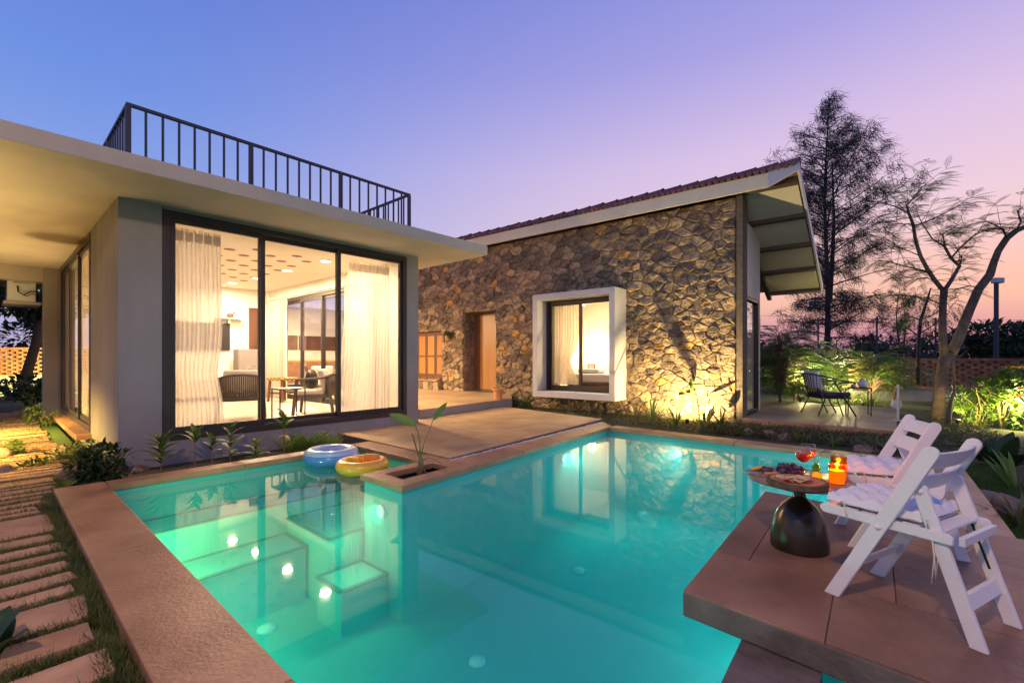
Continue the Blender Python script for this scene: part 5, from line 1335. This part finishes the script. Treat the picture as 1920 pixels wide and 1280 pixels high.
B().tube([(-.08, 0, .06), (-.13, 0, .12), (-.15, 0, .15)], [.016, .011, .009], 8).obj('spout', M['cushion'], kt); B().tube([(-.05, 0, .14), (-.03, 0, .22), (.05, 0, .22), (.085, 0, .10)], .008, 7).obj('handle', M['dark_wood'], kt)
c = P(1684, 826, -.1)
gp = thing('garden_ornament', 'white painted wooden post with a round disc and a crossbar', 'garden ornament', c, -.3)
B().tube([(0, 0, -.05), (0, 0, .33)], .018, 8).obj('lower_post', M['dark_wood'], gp); o = B().box(-.016, .016, -.014, .014, .331, .86).obj('post', M['cushion'], gp, bevel=.012)
B().lathe([(0, -.02), (.06, -.018), (.075, 0), (.06, .018), (0, .02)], 18).obj('disc', M['cushion'], gp, loc=(0, .045, .55), rot=(math.pi/2, 0, 0)); B().box(-.07, .09, -.05, -.02, .30, .33).obj('crossbar', M['cushion'], gp, bevel=.008)
# garden beds: ground cover mass behind the far coping
gc = B()
for k in range(7600):
    t = R(0, 1); x = R(-.35, 3.6) if k < 5600 else R(-5.6, 0); q = S(x, R(-1.6, -.28) + (0 if x < 2.4 else R(0, 3.5)))
    side = (q - pF).dot(fgn)
    if side > -.32 and x < 1.9: continue
    if (q - pG).dot(fg) < .2 and side > -.32: continue
    a = R(0, 6.28); gc.leaf((q.x, q.y, -.12+R(0, .05)), (math.cos(a)*.7, math.sin(a)*.7, R(.3, 1.4)), R(.05, .16), R(.012, .03), R(.4, 1.2), seg=2)
tag(gc.obj('ground_cover', M['leaf_olive'], kind='stuff'), 'low tangled ground cover between the far pool coping and the terrace', 'ground cover')
for i, (u, v, a, c_, e, lab) in enumerate(((1404, 812, .12, .09, .09, 'pointed grey rock behind the far coping near the stone corner'), (1445, 815, .14, .1, .08, 'grey rock behind the far coping in front of the terrace'), (1470, 820, .12, .1, .07, 'low brown rock right of the grey rock before the terrace'), (1620, 842, .16, .11, .07, 'flat rock half hidden by the far folding chair'),
        (1838, 938, .20, .15, .10, 'tan rock at the edge of the mossy lawn'), (1895, 955, .17, .14, .13, 'grey rock right of the tan rock by the mossy lawn'), (1916, 760, .35, .25, .16, 'stone lit beside the shrubs at the right edge'), (1755, 866, .13, .1, .07, 'dark stone behind the folding chairs'))):
    rock(lab, P(u, v, -.1), a, c_, e)
ms = [tuple(P(u, v, -.118)[:2]) for u, v in ((1775, 880), (1850, 868), (1905, 905), (1925, 985), (1925, 1012), (1800, 1000))]
sheet('moss_lawn', ms, None, -.116, M['moss'])
mg = B(); gb = mg
cxm = sum(p[0] for p in ms)/6; cym = sum(p[1] for p in ms)/6
for k in range(9000):
    i = random.randrange(6); a, c_ = R(0, 1), R(0, 1)
    if a+c_ > 1: a, c_ = 1-a, 1-c_
    p, q = ms[i], ms[(i+1) % 6]; x = cxm+(p[0]-cxm)*a+(q[0]-cxm)*c_; y = cym+(p[1]-cym)*a+(q[1]-cym)*c_
    blade(x, y, -.117, R(.015, .04), .003)
tag(mg.obj('lawn_grass', M['moss'], kind='stuff'), 'short mossy grass beside the deck', 'grass')
tuft('strappy_plant', 'upright green leaf behind the far folding chair', 'plant', P(1672, 850, -.1), 5, .40, .11, M['leaf'], spread=.5)
for u, v, n_, L, W, m, lab in ((1880, 878, 14, .5, .17, 'leaf_dark', 'large dark leaves at the right edge behind the mossy lawn'), (1840, 862, 10, .4, .14, 'leaf_dark', 'dark broad leaves beside the folding chair top'), (1905, 915, 16, .42, .05, 'leaf_lime', 'spiky pale plant at the right edge above the grey rock'), (1915, 985, 18, .34, .03, 'leaf_olive', 'dry grassy tuft by the deck at the right edge'), (1560, 838, 12, .26, .03, 'leaf', 'grassy tuft behind the far coping left of the chairs'), (1500, 826, 10, .24, .025, 'leaf_olive', 'grassy tuft before the terrace chair'), (1640, 845, 9, .28, .03, 'leaf_olive', 'grassy tuft before the terrace table')):
    tuft('bed_plant', lab, 'plant', P(u, v, -.1), n_, L, W, M[m], r0=.06)
# feathery shrubs and bushes behind the terrace
def frond_shrub(name, label, c, h, n, L, leaf, m, pairs=14, r=.7, trunk=.04, cat='shrub', low=.3):
    t = thing(name, label, cat, c); b = B(); tb = B()
    for k in range(n):
        f = low + (1-low)*(k+R(0, 1))/n; a = k*2.4+R(-.3, .3); rr = r*(.35+.65*math.sin(math.pi*min(.95, f*.9)))
        base = Vector((math.cos(a)*rr*.35, math.sin(a)*rr*.35, h*f*.85)); d = (math.cos(a), math.sin(a), R(.15, .9))
        frond(b, base, d, L*R(.7, 1.15), leaf*R(.8, 1.2), pairs, R(.8, 1.5))
        tb.tube([(0, 0, h*f*.5), base*.7 + Vector((0, 0, h*f*.2)), base], [.012, .009, .005], 4)
    tb.tube([(0, 0, -.2), (.03, .02, h*.4), (-.02, 0, h*.85)], [trunk, trunk*.8, trunk*.4], 7)
    b.obj('foliage', M[m], t); tb.obj('trunk', M['bark'], t); return t
frond_shrub('feathery_shrub', 'dark feathery leaved shrub just right of the stone house corner', PY(1462, 762, 12.2), 2.3, 130, .95, .2, 'leaf', 16, .85)
frond_shrub('feathery_shrub', 'tall leafy shrub with feathery fronds leaning out past the stone house eave', PY(1490, 762, 13.2), 2.1, 110, .95, .19, 'leaf', 16, .9)
frond_shrub('feathery_shrub', 'low feathery shrub beside the dark one behind the terrace', PY(1500, 765, 12.6), 1.0, 36, .8, .15, 'leaf', 13, .6)
frond_shrub('feathery_shrub', 'bright lit feathery tree with a pale trunk behind the terrace table', PY(1634, 765, 12.6), 1.75, 130, .8, .17, 'leaf', 15, .8, .055, low=.45)
frond_shrub('feathery_shrub', 'darker feathery shrub leaning right towards the brick wall', PY(1676, 765, 13.2), 1.7, 52, .9, .15, 'leaf', 14, .7, low=.35)
for i, (u, Y, rx, rz, n_, L, W, m, lab) in enumerate(((1560, 15.5, 1.25, 1.5, 2600, .34, .022, 'leaf_olive', 'large hazy olive bush behind the terrace chair'), (1520, 16.5, 1.1, 1.75, 2000, .34, .03, 'leaf_olive', 'tall olive bush behind the feathery shrubs'), (1640, 16.5, 1.4, 1.6, 2200, .3, .03, 'leaf_dark', 'dark bush behind the bright feathery tree'), (1450, 17, 1.2, 1.6, 1500, .3, .05, 'leaf_dark', 'dark bush at the stone house corner'), (1590, 13.2, .8, .55, 1500, .30, .014, 'leaf_lime', 'low grassy bush lit from below behind the terrace'))):
    t = thing('garden_bush', lab, 'bush', PY(u, 780, Y)); zb = t.location.z; b = B(); cloud(b, (0, 0, rz*.75-zb*.0), rx, .8, rz*.8, n_, L, W, 11, up=.5, hollow=.1); b.obj('foliage', M[m], t)
    b = B()
    for k in range(6): b.tube([(0, 0, -.2), (R(-.3, .3)*rx, R(-.2, .2), rz*.6), (R(-.7, .7)*rx, R(-.4, .4), rz*1.2)], [.03, .02, .008], 5)
    b.obj('stems', M['stem'], t)
for (u, v, Y, pw, lab, tg) in ((1556, 768, 13.3, 260, 'garden spike light hidden behind the terrace chair', (8.6, 13.6, 1.0)), (1618, 770, 12.2, 150, 'garden spike light at the foot of the bright feathery tree', (9.4, 12.7, 1.0)), (1797, 795, 8.6, 110, 'bright garden spike light in front of the lit shrubs at right', (9.2, 9.2, .8))):
    p = PY(u, v, Y); p.z = max(p.z, -.1); t = thing('garden_light', lab, 'garden light', p, group='spike lights in the garden')
    B().tube([(0, 0, -.15), (0, 0, .02)], .008, 6).obj('spike', M['black'], t); B().lathe([(.03, .02), (.036, .05), (.038, .09), (.032, .09), (.03, .07)], 14).obj('housing', M['black'], t, smooth=True)
    B().lathe([(.03, .075), (0, .075)], 14).obj('lens', M['lamp_warm'], t)
    lamp('SPOT', 'garden_spot', p + Vector((0, 0, .1)), pw, (1, .78, .30), tg, .03, 150, .7)
# lit shrubs at the right
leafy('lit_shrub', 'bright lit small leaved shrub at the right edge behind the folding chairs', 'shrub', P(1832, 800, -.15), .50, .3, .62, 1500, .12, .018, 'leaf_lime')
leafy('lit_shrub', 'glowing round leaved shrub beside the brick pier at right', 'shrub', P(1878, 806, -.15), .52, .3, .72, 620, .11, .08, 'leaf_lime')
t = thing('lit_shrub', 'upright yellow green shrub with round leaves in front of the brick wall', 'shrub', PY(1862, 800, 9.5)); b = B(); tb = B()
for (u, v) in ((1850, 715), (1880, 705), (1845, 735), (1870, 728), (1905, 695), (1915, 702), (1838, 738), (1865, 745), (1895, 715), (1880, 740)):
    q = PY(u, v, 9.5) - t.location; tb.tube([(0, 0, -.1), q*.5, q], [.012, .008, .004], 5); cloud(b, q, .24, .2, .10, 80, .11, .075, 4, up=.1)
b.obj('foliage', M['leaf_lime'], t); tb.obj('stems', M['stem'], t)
# bare thin sapling
t = thing('bare_sapling', 'thin leafless sapling with two twig arms in front of the brick wall', 'sapling', PY(1775, 805, 8.6)); q = lambda u, v: PY(u, v, 8.6) - t.location
B().tube([q(1777, 810), q(1782, 755), q(1789, 735), q(1790, 700), q(1790, 668)], [.04, .034, .022, .018, .014], 8).obj('trunk', M['bark'], t, smooth=True)
B().tube([q(1791, 675), q(1803, 665), q(1815, 655)], [.010, .007, .004], 5).obj('twig', M['bark'], t); B().tube([q(1788, 677), q(1780, 664), q(1767, 656)], [.010, .007, .004], 5).obj('twig', M['bark'], t)
# brick lattice walls
bm_ = B().box(-.115, .115, -.055, .055, -.036, .036).mesh('brick', M['brick'])
def lattice(label, p0, p1, z0, rows, base=True, gapf=.125, rz_=None):
    p0, p1 = Vector(p0), Vector(p1); d = p1-p0; L = d.length; d.normalize(); ang = math.atan2(d.y, d.x)
    t = thing('brick_lattice_wall', label, 'wall', p0, ang, 'open brick lattice garden walls')
    k = 0
    for j in range(rows):
        x = .115 + (j % 2)*.175
        while x < L-.1:
            place('brick', bm_, t, (x+R(-.006, .006), 0, z0+.040+j*.078), (0, 0, R(-.03, .03))); x += .35; k += 1
    for j in range(rows):
        if j == rows-1: 
            x = .115
            while x < L-.1: place('brick', bm_, t, (x, 0, z0+.040+rows*.078), (0, 0, R(-.02, .02))); x += .236
    B().box(-.1, L+.1, -.13, .13, -.3, z0-.07).obj('base_wall', M['plaster'], t); B().box(-.12, L+.12, -.16, .16, z0-.068, z0).obj('base_coping', M['concrete'], t, bevel=.006)
    return t
lattice('dark brick lattice wall behind the forked tree', PY(1615, 725, 13.8)*Vector((1, 1, 0)) if 0 else Vector((10.4, 14.2, 0)), Vector((15.4, 13.6, 0)), .30, 10)
lattice('brick lattice wall glowing orange at the right edge', Vector((11.3, 10.6, 0)), Vector((13.6, 10.0, 0)), .20, 9)
lattice('yellow lit brick lattice wall beyond the far end of the path', Vector((-24.0, 16.5, 0)), Vector((-15.5, 17.6, 0)), .55, 12)
lamp('POINT', 'shrub_glow', Vector((8.1, 12.8, .6)), 250, (1, .85, .35), size=.05)
lamp('POINT', 'shrub_glow', Vector((10.0, 13.9, .7)), 190, (1, .85, .35), size=.05)
lamp('POINT', 'shrub_glow', Vector((9.05, 8.3, .32)), 80, (1, .82, .3), size=.04)
lamp('SPOT', 'wall_wash', Vector((11.6, 9.6, 0)), 120, (1, .66, .25), (12.2, 10.4, .7), .05, 130, .7)
# forked feathery tree
random.seed(90)
TY = 10.0
t = thing('forked_tree', 'large forked tree with a leaning right limb and sparse feathery leaves', 'tree', PY(1757, 790, TY)); base = t.location.copy()
q = lambda u, v, dy=0: PY(u, v, TY+dy) - base
b = B()
b.tube([q(1757, 792), q(1762, 740), q(1768, 690), q(1776, 662)], [.125, .11, .105, .12], 12)
b.tube([q(1772, 672), q(1768, 640), q(1767, 600), q(1768, 570), q(1770, 546)], [.09, .075, .068, .066, .068], 10)
b.tube([q(1778, 672), q(1795, 640), q(1806, 610), q(1818, 580), q(1835, 542), q(1856, 515), q(1864, 490), q(1872, 470), q(1888, 446), q(1906, 432), q(1926, 424), q(1950, 418)], [.10, .10, .092, .085, .08, .078, .065, .062, .06, .055, .05, .045], 10)
b.obj('trunk', M['bark'], t, smooth=True)
limbs = [([(1770, 546), (1755, 528), (1741, 508), (1726, 480), (1717, 452), (1712, 420), (1704, 400)], .048, .026), ([(1770, 546), (1784, 525), (1799, 499), (1783, 484), (1771, 462), (1770, 452)], .045, .02), ([(1783, 484), (1800, 465), (1825, 442), (1850, 430), (1880, 425)], .02, .008), ([(1771, 462), (1748, 448), (1730, 420), (1722, 405)], .018, .007),
         ([(1704, 400), (1700, 385), (1712, 372), (1728, 352), (1736, 345)], .022, .006), ([(1704, 400), (1680, 388), (1655, 380), (1630, 376)], .016, .005), ([(1717, 423), (1750, 410), (1790, 390), (1812, 382)], .016, .005), ([(1741, 509), (1700, 500), (1665, 490), (1640, 488)], .018, .006), ([(1745, 512), (1710, 505), (1690, 510), (1660, 496)], .012, .004), ([(1726, 480), (1690, 465), (1650, 440)], .012, .004),
         ([(1888, 446), (1880, 430), (1870, 424), (1850, 415), (1835, 418)], .022, .006), ([(1906, 432), (1914, 415), (1908, 396), (1918, 388)], .022, .008), ([(1767, 572), (1740, 560), (1700, 555), (1676, 550)], .016, .006), ([(1838, 538), (1815, 536), (1785, 544)], .014, .005), ([(1770, 452), (1768, 438), (1790, 425), (1810, 415)], .014, .005), ([(1799, 499), (1802, 488), (1804, 480)], .02, .008), ([(1712, 420), (1690, 420), (1670, 412)], .012, .004), ([(1755, 528), (1735, 520), (1715, 524), (1690, 515)], .012, .004)]
b = B(); tips = []
for pts_, r0, r1 in limbs:
    n_ = len(pts_); ph = R(-.5, .5)
    wp_ = [q(u, v, ph*k/n_*1.5 if r0 < .04 else 0) for k, (u, v) in enumerate(pts_)]
    b.tube(wp_, [r0+(r1-r0)*k/(n_-1) for k in range(n_)], 7)
    for k in range(1, n_):
        m_ = 3 if r0 < .03 else 1
        for i in range(m_):
            tips.append((wp_[k-1].lerp(wp_[k], R(.2, 1)), (wp_[k]-wp_[k-1]).normalized()))
for p, d in list(tips):
    if random.random() < .75:
        e = (d + Vector((R(-1, 1), R(-1, 1), R(-.4, .7)))).normalized(); w = p + e*R(.15, .4); w2 = w + (e+Vector((0, 0, R(-.2, .3))))*R(.12, .3); b.tube([p, w, w2], [.006, .004, .002], 4); tips.append((w2, e)); tips.append((w, e))
b.obj('branches', M['bark'], t, smooth=True)
b = B()
for p, d in tips:
    for k in range(random.choice((1, 2, 3))):
        e = d*.7 + Vector((R(-1, 1), R(-.7, .7), R(-.3, .35))); e.z *= .4; frond(b, p, e, R(.25, .5), R(.055, .085), 11, R(.3, .9), .26)
for k in range(40):
    p = q(R(1680, 1800), R(540, 600), R(-.6, .6)); frond(b, p, (R(-1, 1), R(-.5, .5), -.3), R(.2, .4), .06, 8, 1.3, .45)
b.obj('foliage', M['leaf_dark'], t)
# tall casuarina
def casuarina(name, label, base, H, spread, nb, seed, lean=.01):
    random.seed(seed); t = thing(name, label, 'tree', base); tb = B(); nb_ = B()
    tr = [Vector((lean*H*f + .12*math.sin(f*7), 0, H*f)) for f in [i/14 for i in range(15)]]
    tb.tube([tr[0] - Vector((0, 0, 1))] + tr, [H*.0115] + [H*.011*(1-.93*i/14) for i in range(15)], 9)
    tb.tube([tr[4] + Vector((.1, 0, 0)), tr[6] + Vector((.45, .2, 0)), tr[8] + Vector((.7, .3, 0)), tr[11] + Vector((.55, .3, 0))], [H*.009, H*.007, H*.005, H*.002], 7)
    for k in range(nb):
        f = .16 + .84*(k/nb)**.9; z = H*f; a = k*2.399+R(-.4, .4); prof = min(1, ((1-f)/.40))**.85*.95+.05 if f > .38 else .72
        L = spread*prof*R(.55, 1.1)*(.8 if math.cos(a) < -.3 else 1); o_ = Vector((lean*z+.12*math.sin(f*7), 0, z))
        up_ = R(.25, .8) if f > .35 else R(-.1, .35); d = Vector((math.cos(a), math.sin(a), up_)).normalized()
        pts_ = [o_]; p = o_.copy()
        for i in range(6): d = (d + Vector((R(-.12, .12), R(-.12, .12), -.03 if f < .5 else .02))).normalized(); p = p + d*L/6; pts_.append(p.copy())
        tb.tube(pts_, [H*.0042*(1-f*.6)*(1-i/7.5) for i in range(7)], 4)
        for i in range(2, 7):
            if random.random() < .12: continue
            for s in range(random.choice((2, 3, 3, 4) if f < .72 else (1, 1, 2) if f < .86 else (0, 1))):
                c = pts_[i] + Vector((random.gauss(0, 1), random.gauss(0, 1), random.gauss(0, .7)))*L*.09; wd = Vector((R(.2, .9), R(-.3, .3), R(-.75, -.05)))
                for n_ in range(25):
                    dd = (wd + Vector((random.gauss(0, .55), random.gauss(0, .55), random.gauss(0, .5)))).normalized(); l_ = R(.35, .8)*H/16; s0 = c + Vector((random.gauss(0, .13), random.gauss(0, .13), random.gauss(0, .13)))*H/16
                    sd2 = dd.cross(Vector((R(-1, 1), R(-1, 1), R(-1, 1)))).normalized()*.012*H/16; nb_.tri(s0 - sd2, s0 + sd2, s0 + dd*l_)
    tb.obj('trunk', M['dark_bark'], t); nb_.obj('foliage', M['leaf_pine'], t); return t
casuarina('casuarina_tree', 'tall dark casuarina tree rising behind the eave of the stone house', Vector((16.95, 25, -.2)), 15.4, 4.5, 100, 4, .012)
casuarina('casuarina_tree', 'small drooping casuarina between the tall one and the forked tree', Vector((18.8, 22.5, -.2)), 5.2, 1.9, 34, 9, .02)
# young tree behind the forked tree
random.seed(15)
t = thing('young_tree', 'slim young tree with hanging leaves between casuarina and forked tree', 'tree', PY(1718, 700, 12.5)); base = t.location.copy(); q = lambda u, v, dy=0: PY(u, v, 12.5+dy) - base
b = B(); b.tube([q(1720, 720), q(1722, 640), q(1726, 600), q(1738, 565), q(1745, 540)], [.05, .045, .04, .03, .015], 7)
tips = []
for pts_ in (((1738, 565), (1715, 555), (1690, 552)), ((1728, 598), (1750, 590), (1775, 570), (1785, 560)), ((1724, 625), (1750, 610), (1765, 590)), ((1726, 600), (1700, 590), (1680, 598)), ((1723, 630), (1695, 610), (1672, 612))):
    w = [q(u, v, R(-.3, .3)) for u, v in pts_]; b.tube(w, [.02, .013, .005][:len(w)] if len(w) == 3 else [.02, .015, .01, .005], 5); tips += [(w[i].lerp(w[i-1], R(0, 1)), (w[i]-w[i-1]).normalized()) for i in range(1, len(w)) for _ in range(6)]
b.obj('trunk', M['dark_bark'], t); b = B()
for p, d in tips: frond(b, p, d*.5 + Vector((R(-.8, .8), R(-.5, .5), R(-.6, .2))), R(.3, .6), .10, 9, 1.2, .4)
b.obj('foliage', M['leaf_dark'], t)
# pole, wire fence, distant trees
LP = PY(1868, 690, 17); lp = thing('light_pole', 'dark pole with a lamp head beside the leaning tree limb', 'pole', LP * Vector((1, 1, 0)))
hP = PY(1868, 530, 17).z
B().tube([(0, 0, -.2), (0, 0, hP)], .07, 10).obj('pole', M['rail'], lp); B().box(-.12, .22, -.1, .1, hP-.02, hP+.18).obj('lamp_head', M['grey_paint'], lp, bevel=.03)
wf = thing('wire_fence', 'thin wire fence with upright posts beyond the garden wall', 'fence', Vector((14, 22, 0)))
for k in range(7): B().box(-.028, .028, -.028, .028, -.2, 3.1).obj('post', M['rail'], wf, loc=(k*2.8-2.2, 0, 0))
b = B()
for k in range(6): b.tube([(-2.4, 0, .8+k*.48), (6, 0, .77+k*.44), (14.6, 0, .8+k*.44)], .008, 4)
b.obj('wires', M['rail'], wf)
random.seed(41)
def far_tree(label, c, h, w, m='leaf_dark', n=900, name='distant_tree', L=.5):
    t = thing(name, label, 'tree', c, 0, 'trees beyond the garden'); b = B(); cloud(b, (0, 0, h*.64), w, w*.8, h*.40, n, L, L*.45, 12, up=.3); b.obj('crown', M[m], t)
    b = B(); b.tube([(0, 0, -.3), (.1, 0, h*.35), (0, 0, h*.7)], [h*.03, h*.022, h*.01], 7)
    for k in range(5): b.tube([(0, 0, h*.35), (R(-.4, .4)*w, R(-.3, .3)*w, h*.6), (R(-.8, .8)*w, R(-.5, .5)*w, h*.8)], [h*.012, h*.008, h*.003], 5)
    b.obj('trunk', M['dark_bark'], t); return t
for (u, Y, h, w, lab) in ((1835, 30, 3.6, 2.6, 'dark round tree beyond the wire fence left of the pole'), (1885, 28, 3.3, 2.4, 'dark tree beyond the wire fence right of the pole'), (1925, 26, 3.4, 2.2, 'dark tree at the right edge beyond the wire fence'), (1790, 40, 3.4, 3.2, 'low dark tree behind the leaning limb'), (1720, 90, 5.5, 7, 'far hazy round tree on the horizon left of the forked tree'), (1600, 60, 4.2, 5, 'far tree behind the bright feathery shrub'), (1660, 45, 3.6, 3.6, 'far tree left of the lattice wall')):
    far_tree(lab, Vector(((u-CX)/F*Y, Y, -.1)), h, w)
for (x, y, h, w, lab, m) in ((-19.5, 21, 5.2, 2.6, 'dark tree beyond the lit lattice wall at the left edge', 'leaf_dark'), (-23.5, 23, 6.0, 2.8, 'dark tall tree at the far left beyond the lattice wall', 'leaf_dark'), (-22, 30, 7, 3.2, 'dark tree far behind the air conditioner', 'leaf_dark')):
    far_tree(lab, Vector((x, y, -.1)), h, w, m, 1500, L=.45)
t = thing('leaning_tree', 'dark leaning tree trunk in front of the lit lattice wall at left', 'tree', PY(44, 735, 13.5)); base = t.location.copy(); q = lambda u, v: PY(u, v, 13.5) - base
B().tube([q(42, 745), q(46, 712), q(56, 680), q(68, 640), q(74, 600)], [.16, .13, .12, .11, .10], 9).obj('trunk', M['dark_bark'], t, smooth=True)
b = B(); cloud(b, q(40, 565), 1.6, 1.2, .45, 1500, .3, .10, 9); b.obj('crown', M['leaf_dark'], t)
hb = B()
for k in range(3800):
    x = R(-60, 70); y = 42+R(-3, 6)+abs(x)*.25
    hb.leaf((x, y, R(-.1, 1.9+.9*math.sin(x*.31)+.5*math.sin(x*.83+1))), (R(-1, 1), R(-1, 1), R(0, 1)), R(.8, 1.6), R(.4, .8), .4, seg=2)
tag(hb.obj('far_hedge', M['leaf_dark'], kind='stuff'), 'dark far tree line along the horizon', 'tree line')
for (u, Y, lab) in ((52, 15.6, 'yellow lit spiky plant before the left lattice wall'), (20, 15.2, 'yellow green plant at the left edge before the lattice wall'), (80, 15.4, 'spiky plant between the leaning trunk and the villa wall')):
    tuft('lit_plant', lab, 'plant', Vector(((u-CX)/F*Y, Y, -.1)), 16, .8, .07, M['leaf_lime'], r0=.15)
# lamps inferred from their glow; the last one is an added fill
for (x, y, pw, lab) in ((4.45, 1.3, 90, 'verandah ceiling light nearest the living room corner'), (4.5, 6.2, 700, 'verandah ceiling light nearest the stone house door')):
    p = V(x, y, SZ - .002); t = thing('verandah_light', lab, 'ceiling light', p, group='verandah ceiling lights')
    B().lathe([(.09, 0), (.09, -.02), (.075, -.022), (.075, 0)], 20).obj('trim_ring', M['fitting'], t); B().lathe([(.074, -.004), (.074, -.015), (0, -.015)], 20).obj('diffuser', M['lamp_warm'], t)
    lamp('AREA', 'verandah_lamp', p - Vector((0, 0, .04)), pw, (1, .70, .38), p - Vector((0, 0, 2)), .14)
for (x, y, pw, tgt, lab) in ((-1.9, 1.0, 680, (-2.9, .7, 3), 'path spike light shining up at the porch ceiling'), (-1.6, 4.2, 420, (-2.2, 4.4, 3), 'path spike light farther along the garden path')):
    p = V(x, y, -.05); t = thing('path_light', lab, 'garden light', p, group='spike lights along the garden path')
    B().tube([(0, 0, -.15), (0, 0, .02)], .008, 6).obj('spike', M['black'], t); B().lathe([(.03, .02), (.036, .05), (.038, .09), (.032, .09), (.03, .07)], 14).obj('housing', M['black'], t, smooth=True); B().lathe([(.03, .075), (0, .075)], 14).obj('lens', M['lamp_warm'], t)
    lamp('SPOT', 'path_spot', p + Vector((0, 0, .11)), pw, (1, .66, .24), V(*tgt), .03, 125, 1)
for (x, y, pw, lab) in ((-1.25, 3.9, 620, 'low bollard light beside the far half of the garden path'), (-1.5, 1.6, 520, 'low bollard light beside the garden path opposite the side window')):
    p = V(x, y, -.1); t = thing('bollard_light', lab, 'garden light', p, group='bollard lights along the garden path')
    B().tube([(0, 0, -.05), (0, 0, .78)], .025, 8).obj('post', M['black'], t); B().lathe([(.09, .86), (.10, .88), (.03, .92), (0, .92)], 18).obj('hood', M['black'], t, smooth=True); B().lathe([(.07, .85), (.07, .862), (0, .862)], 18).obj('lens', M['lamp_warm'], t); B().tube([(0, 0, .78), (0, 0, .85)], .012, 6).obj('neck', M['black'], t)
    lamp('SPOT', 'bollard_lamp', p + Vector((0, 0, .83)), pw, (1, .62, .14), V(x+.35, y, -.1), .05, 150, .8)
lamp('SPOT', 'lattice_spot', Vector((-17.5, 15.2, .1)), 1100, (1, .76, .22), (-19, 17.2, 1.0), .05, 150, .8)

p = Vector((-1.3, -1.2, 4.1)); t = thing('added_fill_lamp', 'added warm fill lamp on a tall post, unseen behind the camera', 'fill lamp', Vector((p.x, p.y, -.12)))  # unseen fill lamp added to warm the deck and chairs
B().tube([(0, 0, 0), (0, 0, p.z)], .04, 8).obj('post', M['black'], t); B().box(-.16, .16, -.16, .16, p.z+.40, p.z+.44).obj('cap', M['black'], t); B().lathe([(.05, p.z+.13), (.09, p.z+.2), (.09, p.z+.34), (.05, p.z+.39)], 14).obj('shade', M['lamp_warm'], t)
lamp('POINT', 'fill_light', p + Vector((.2, .25, .12)), 390, (1, .64, .38), size=.14)
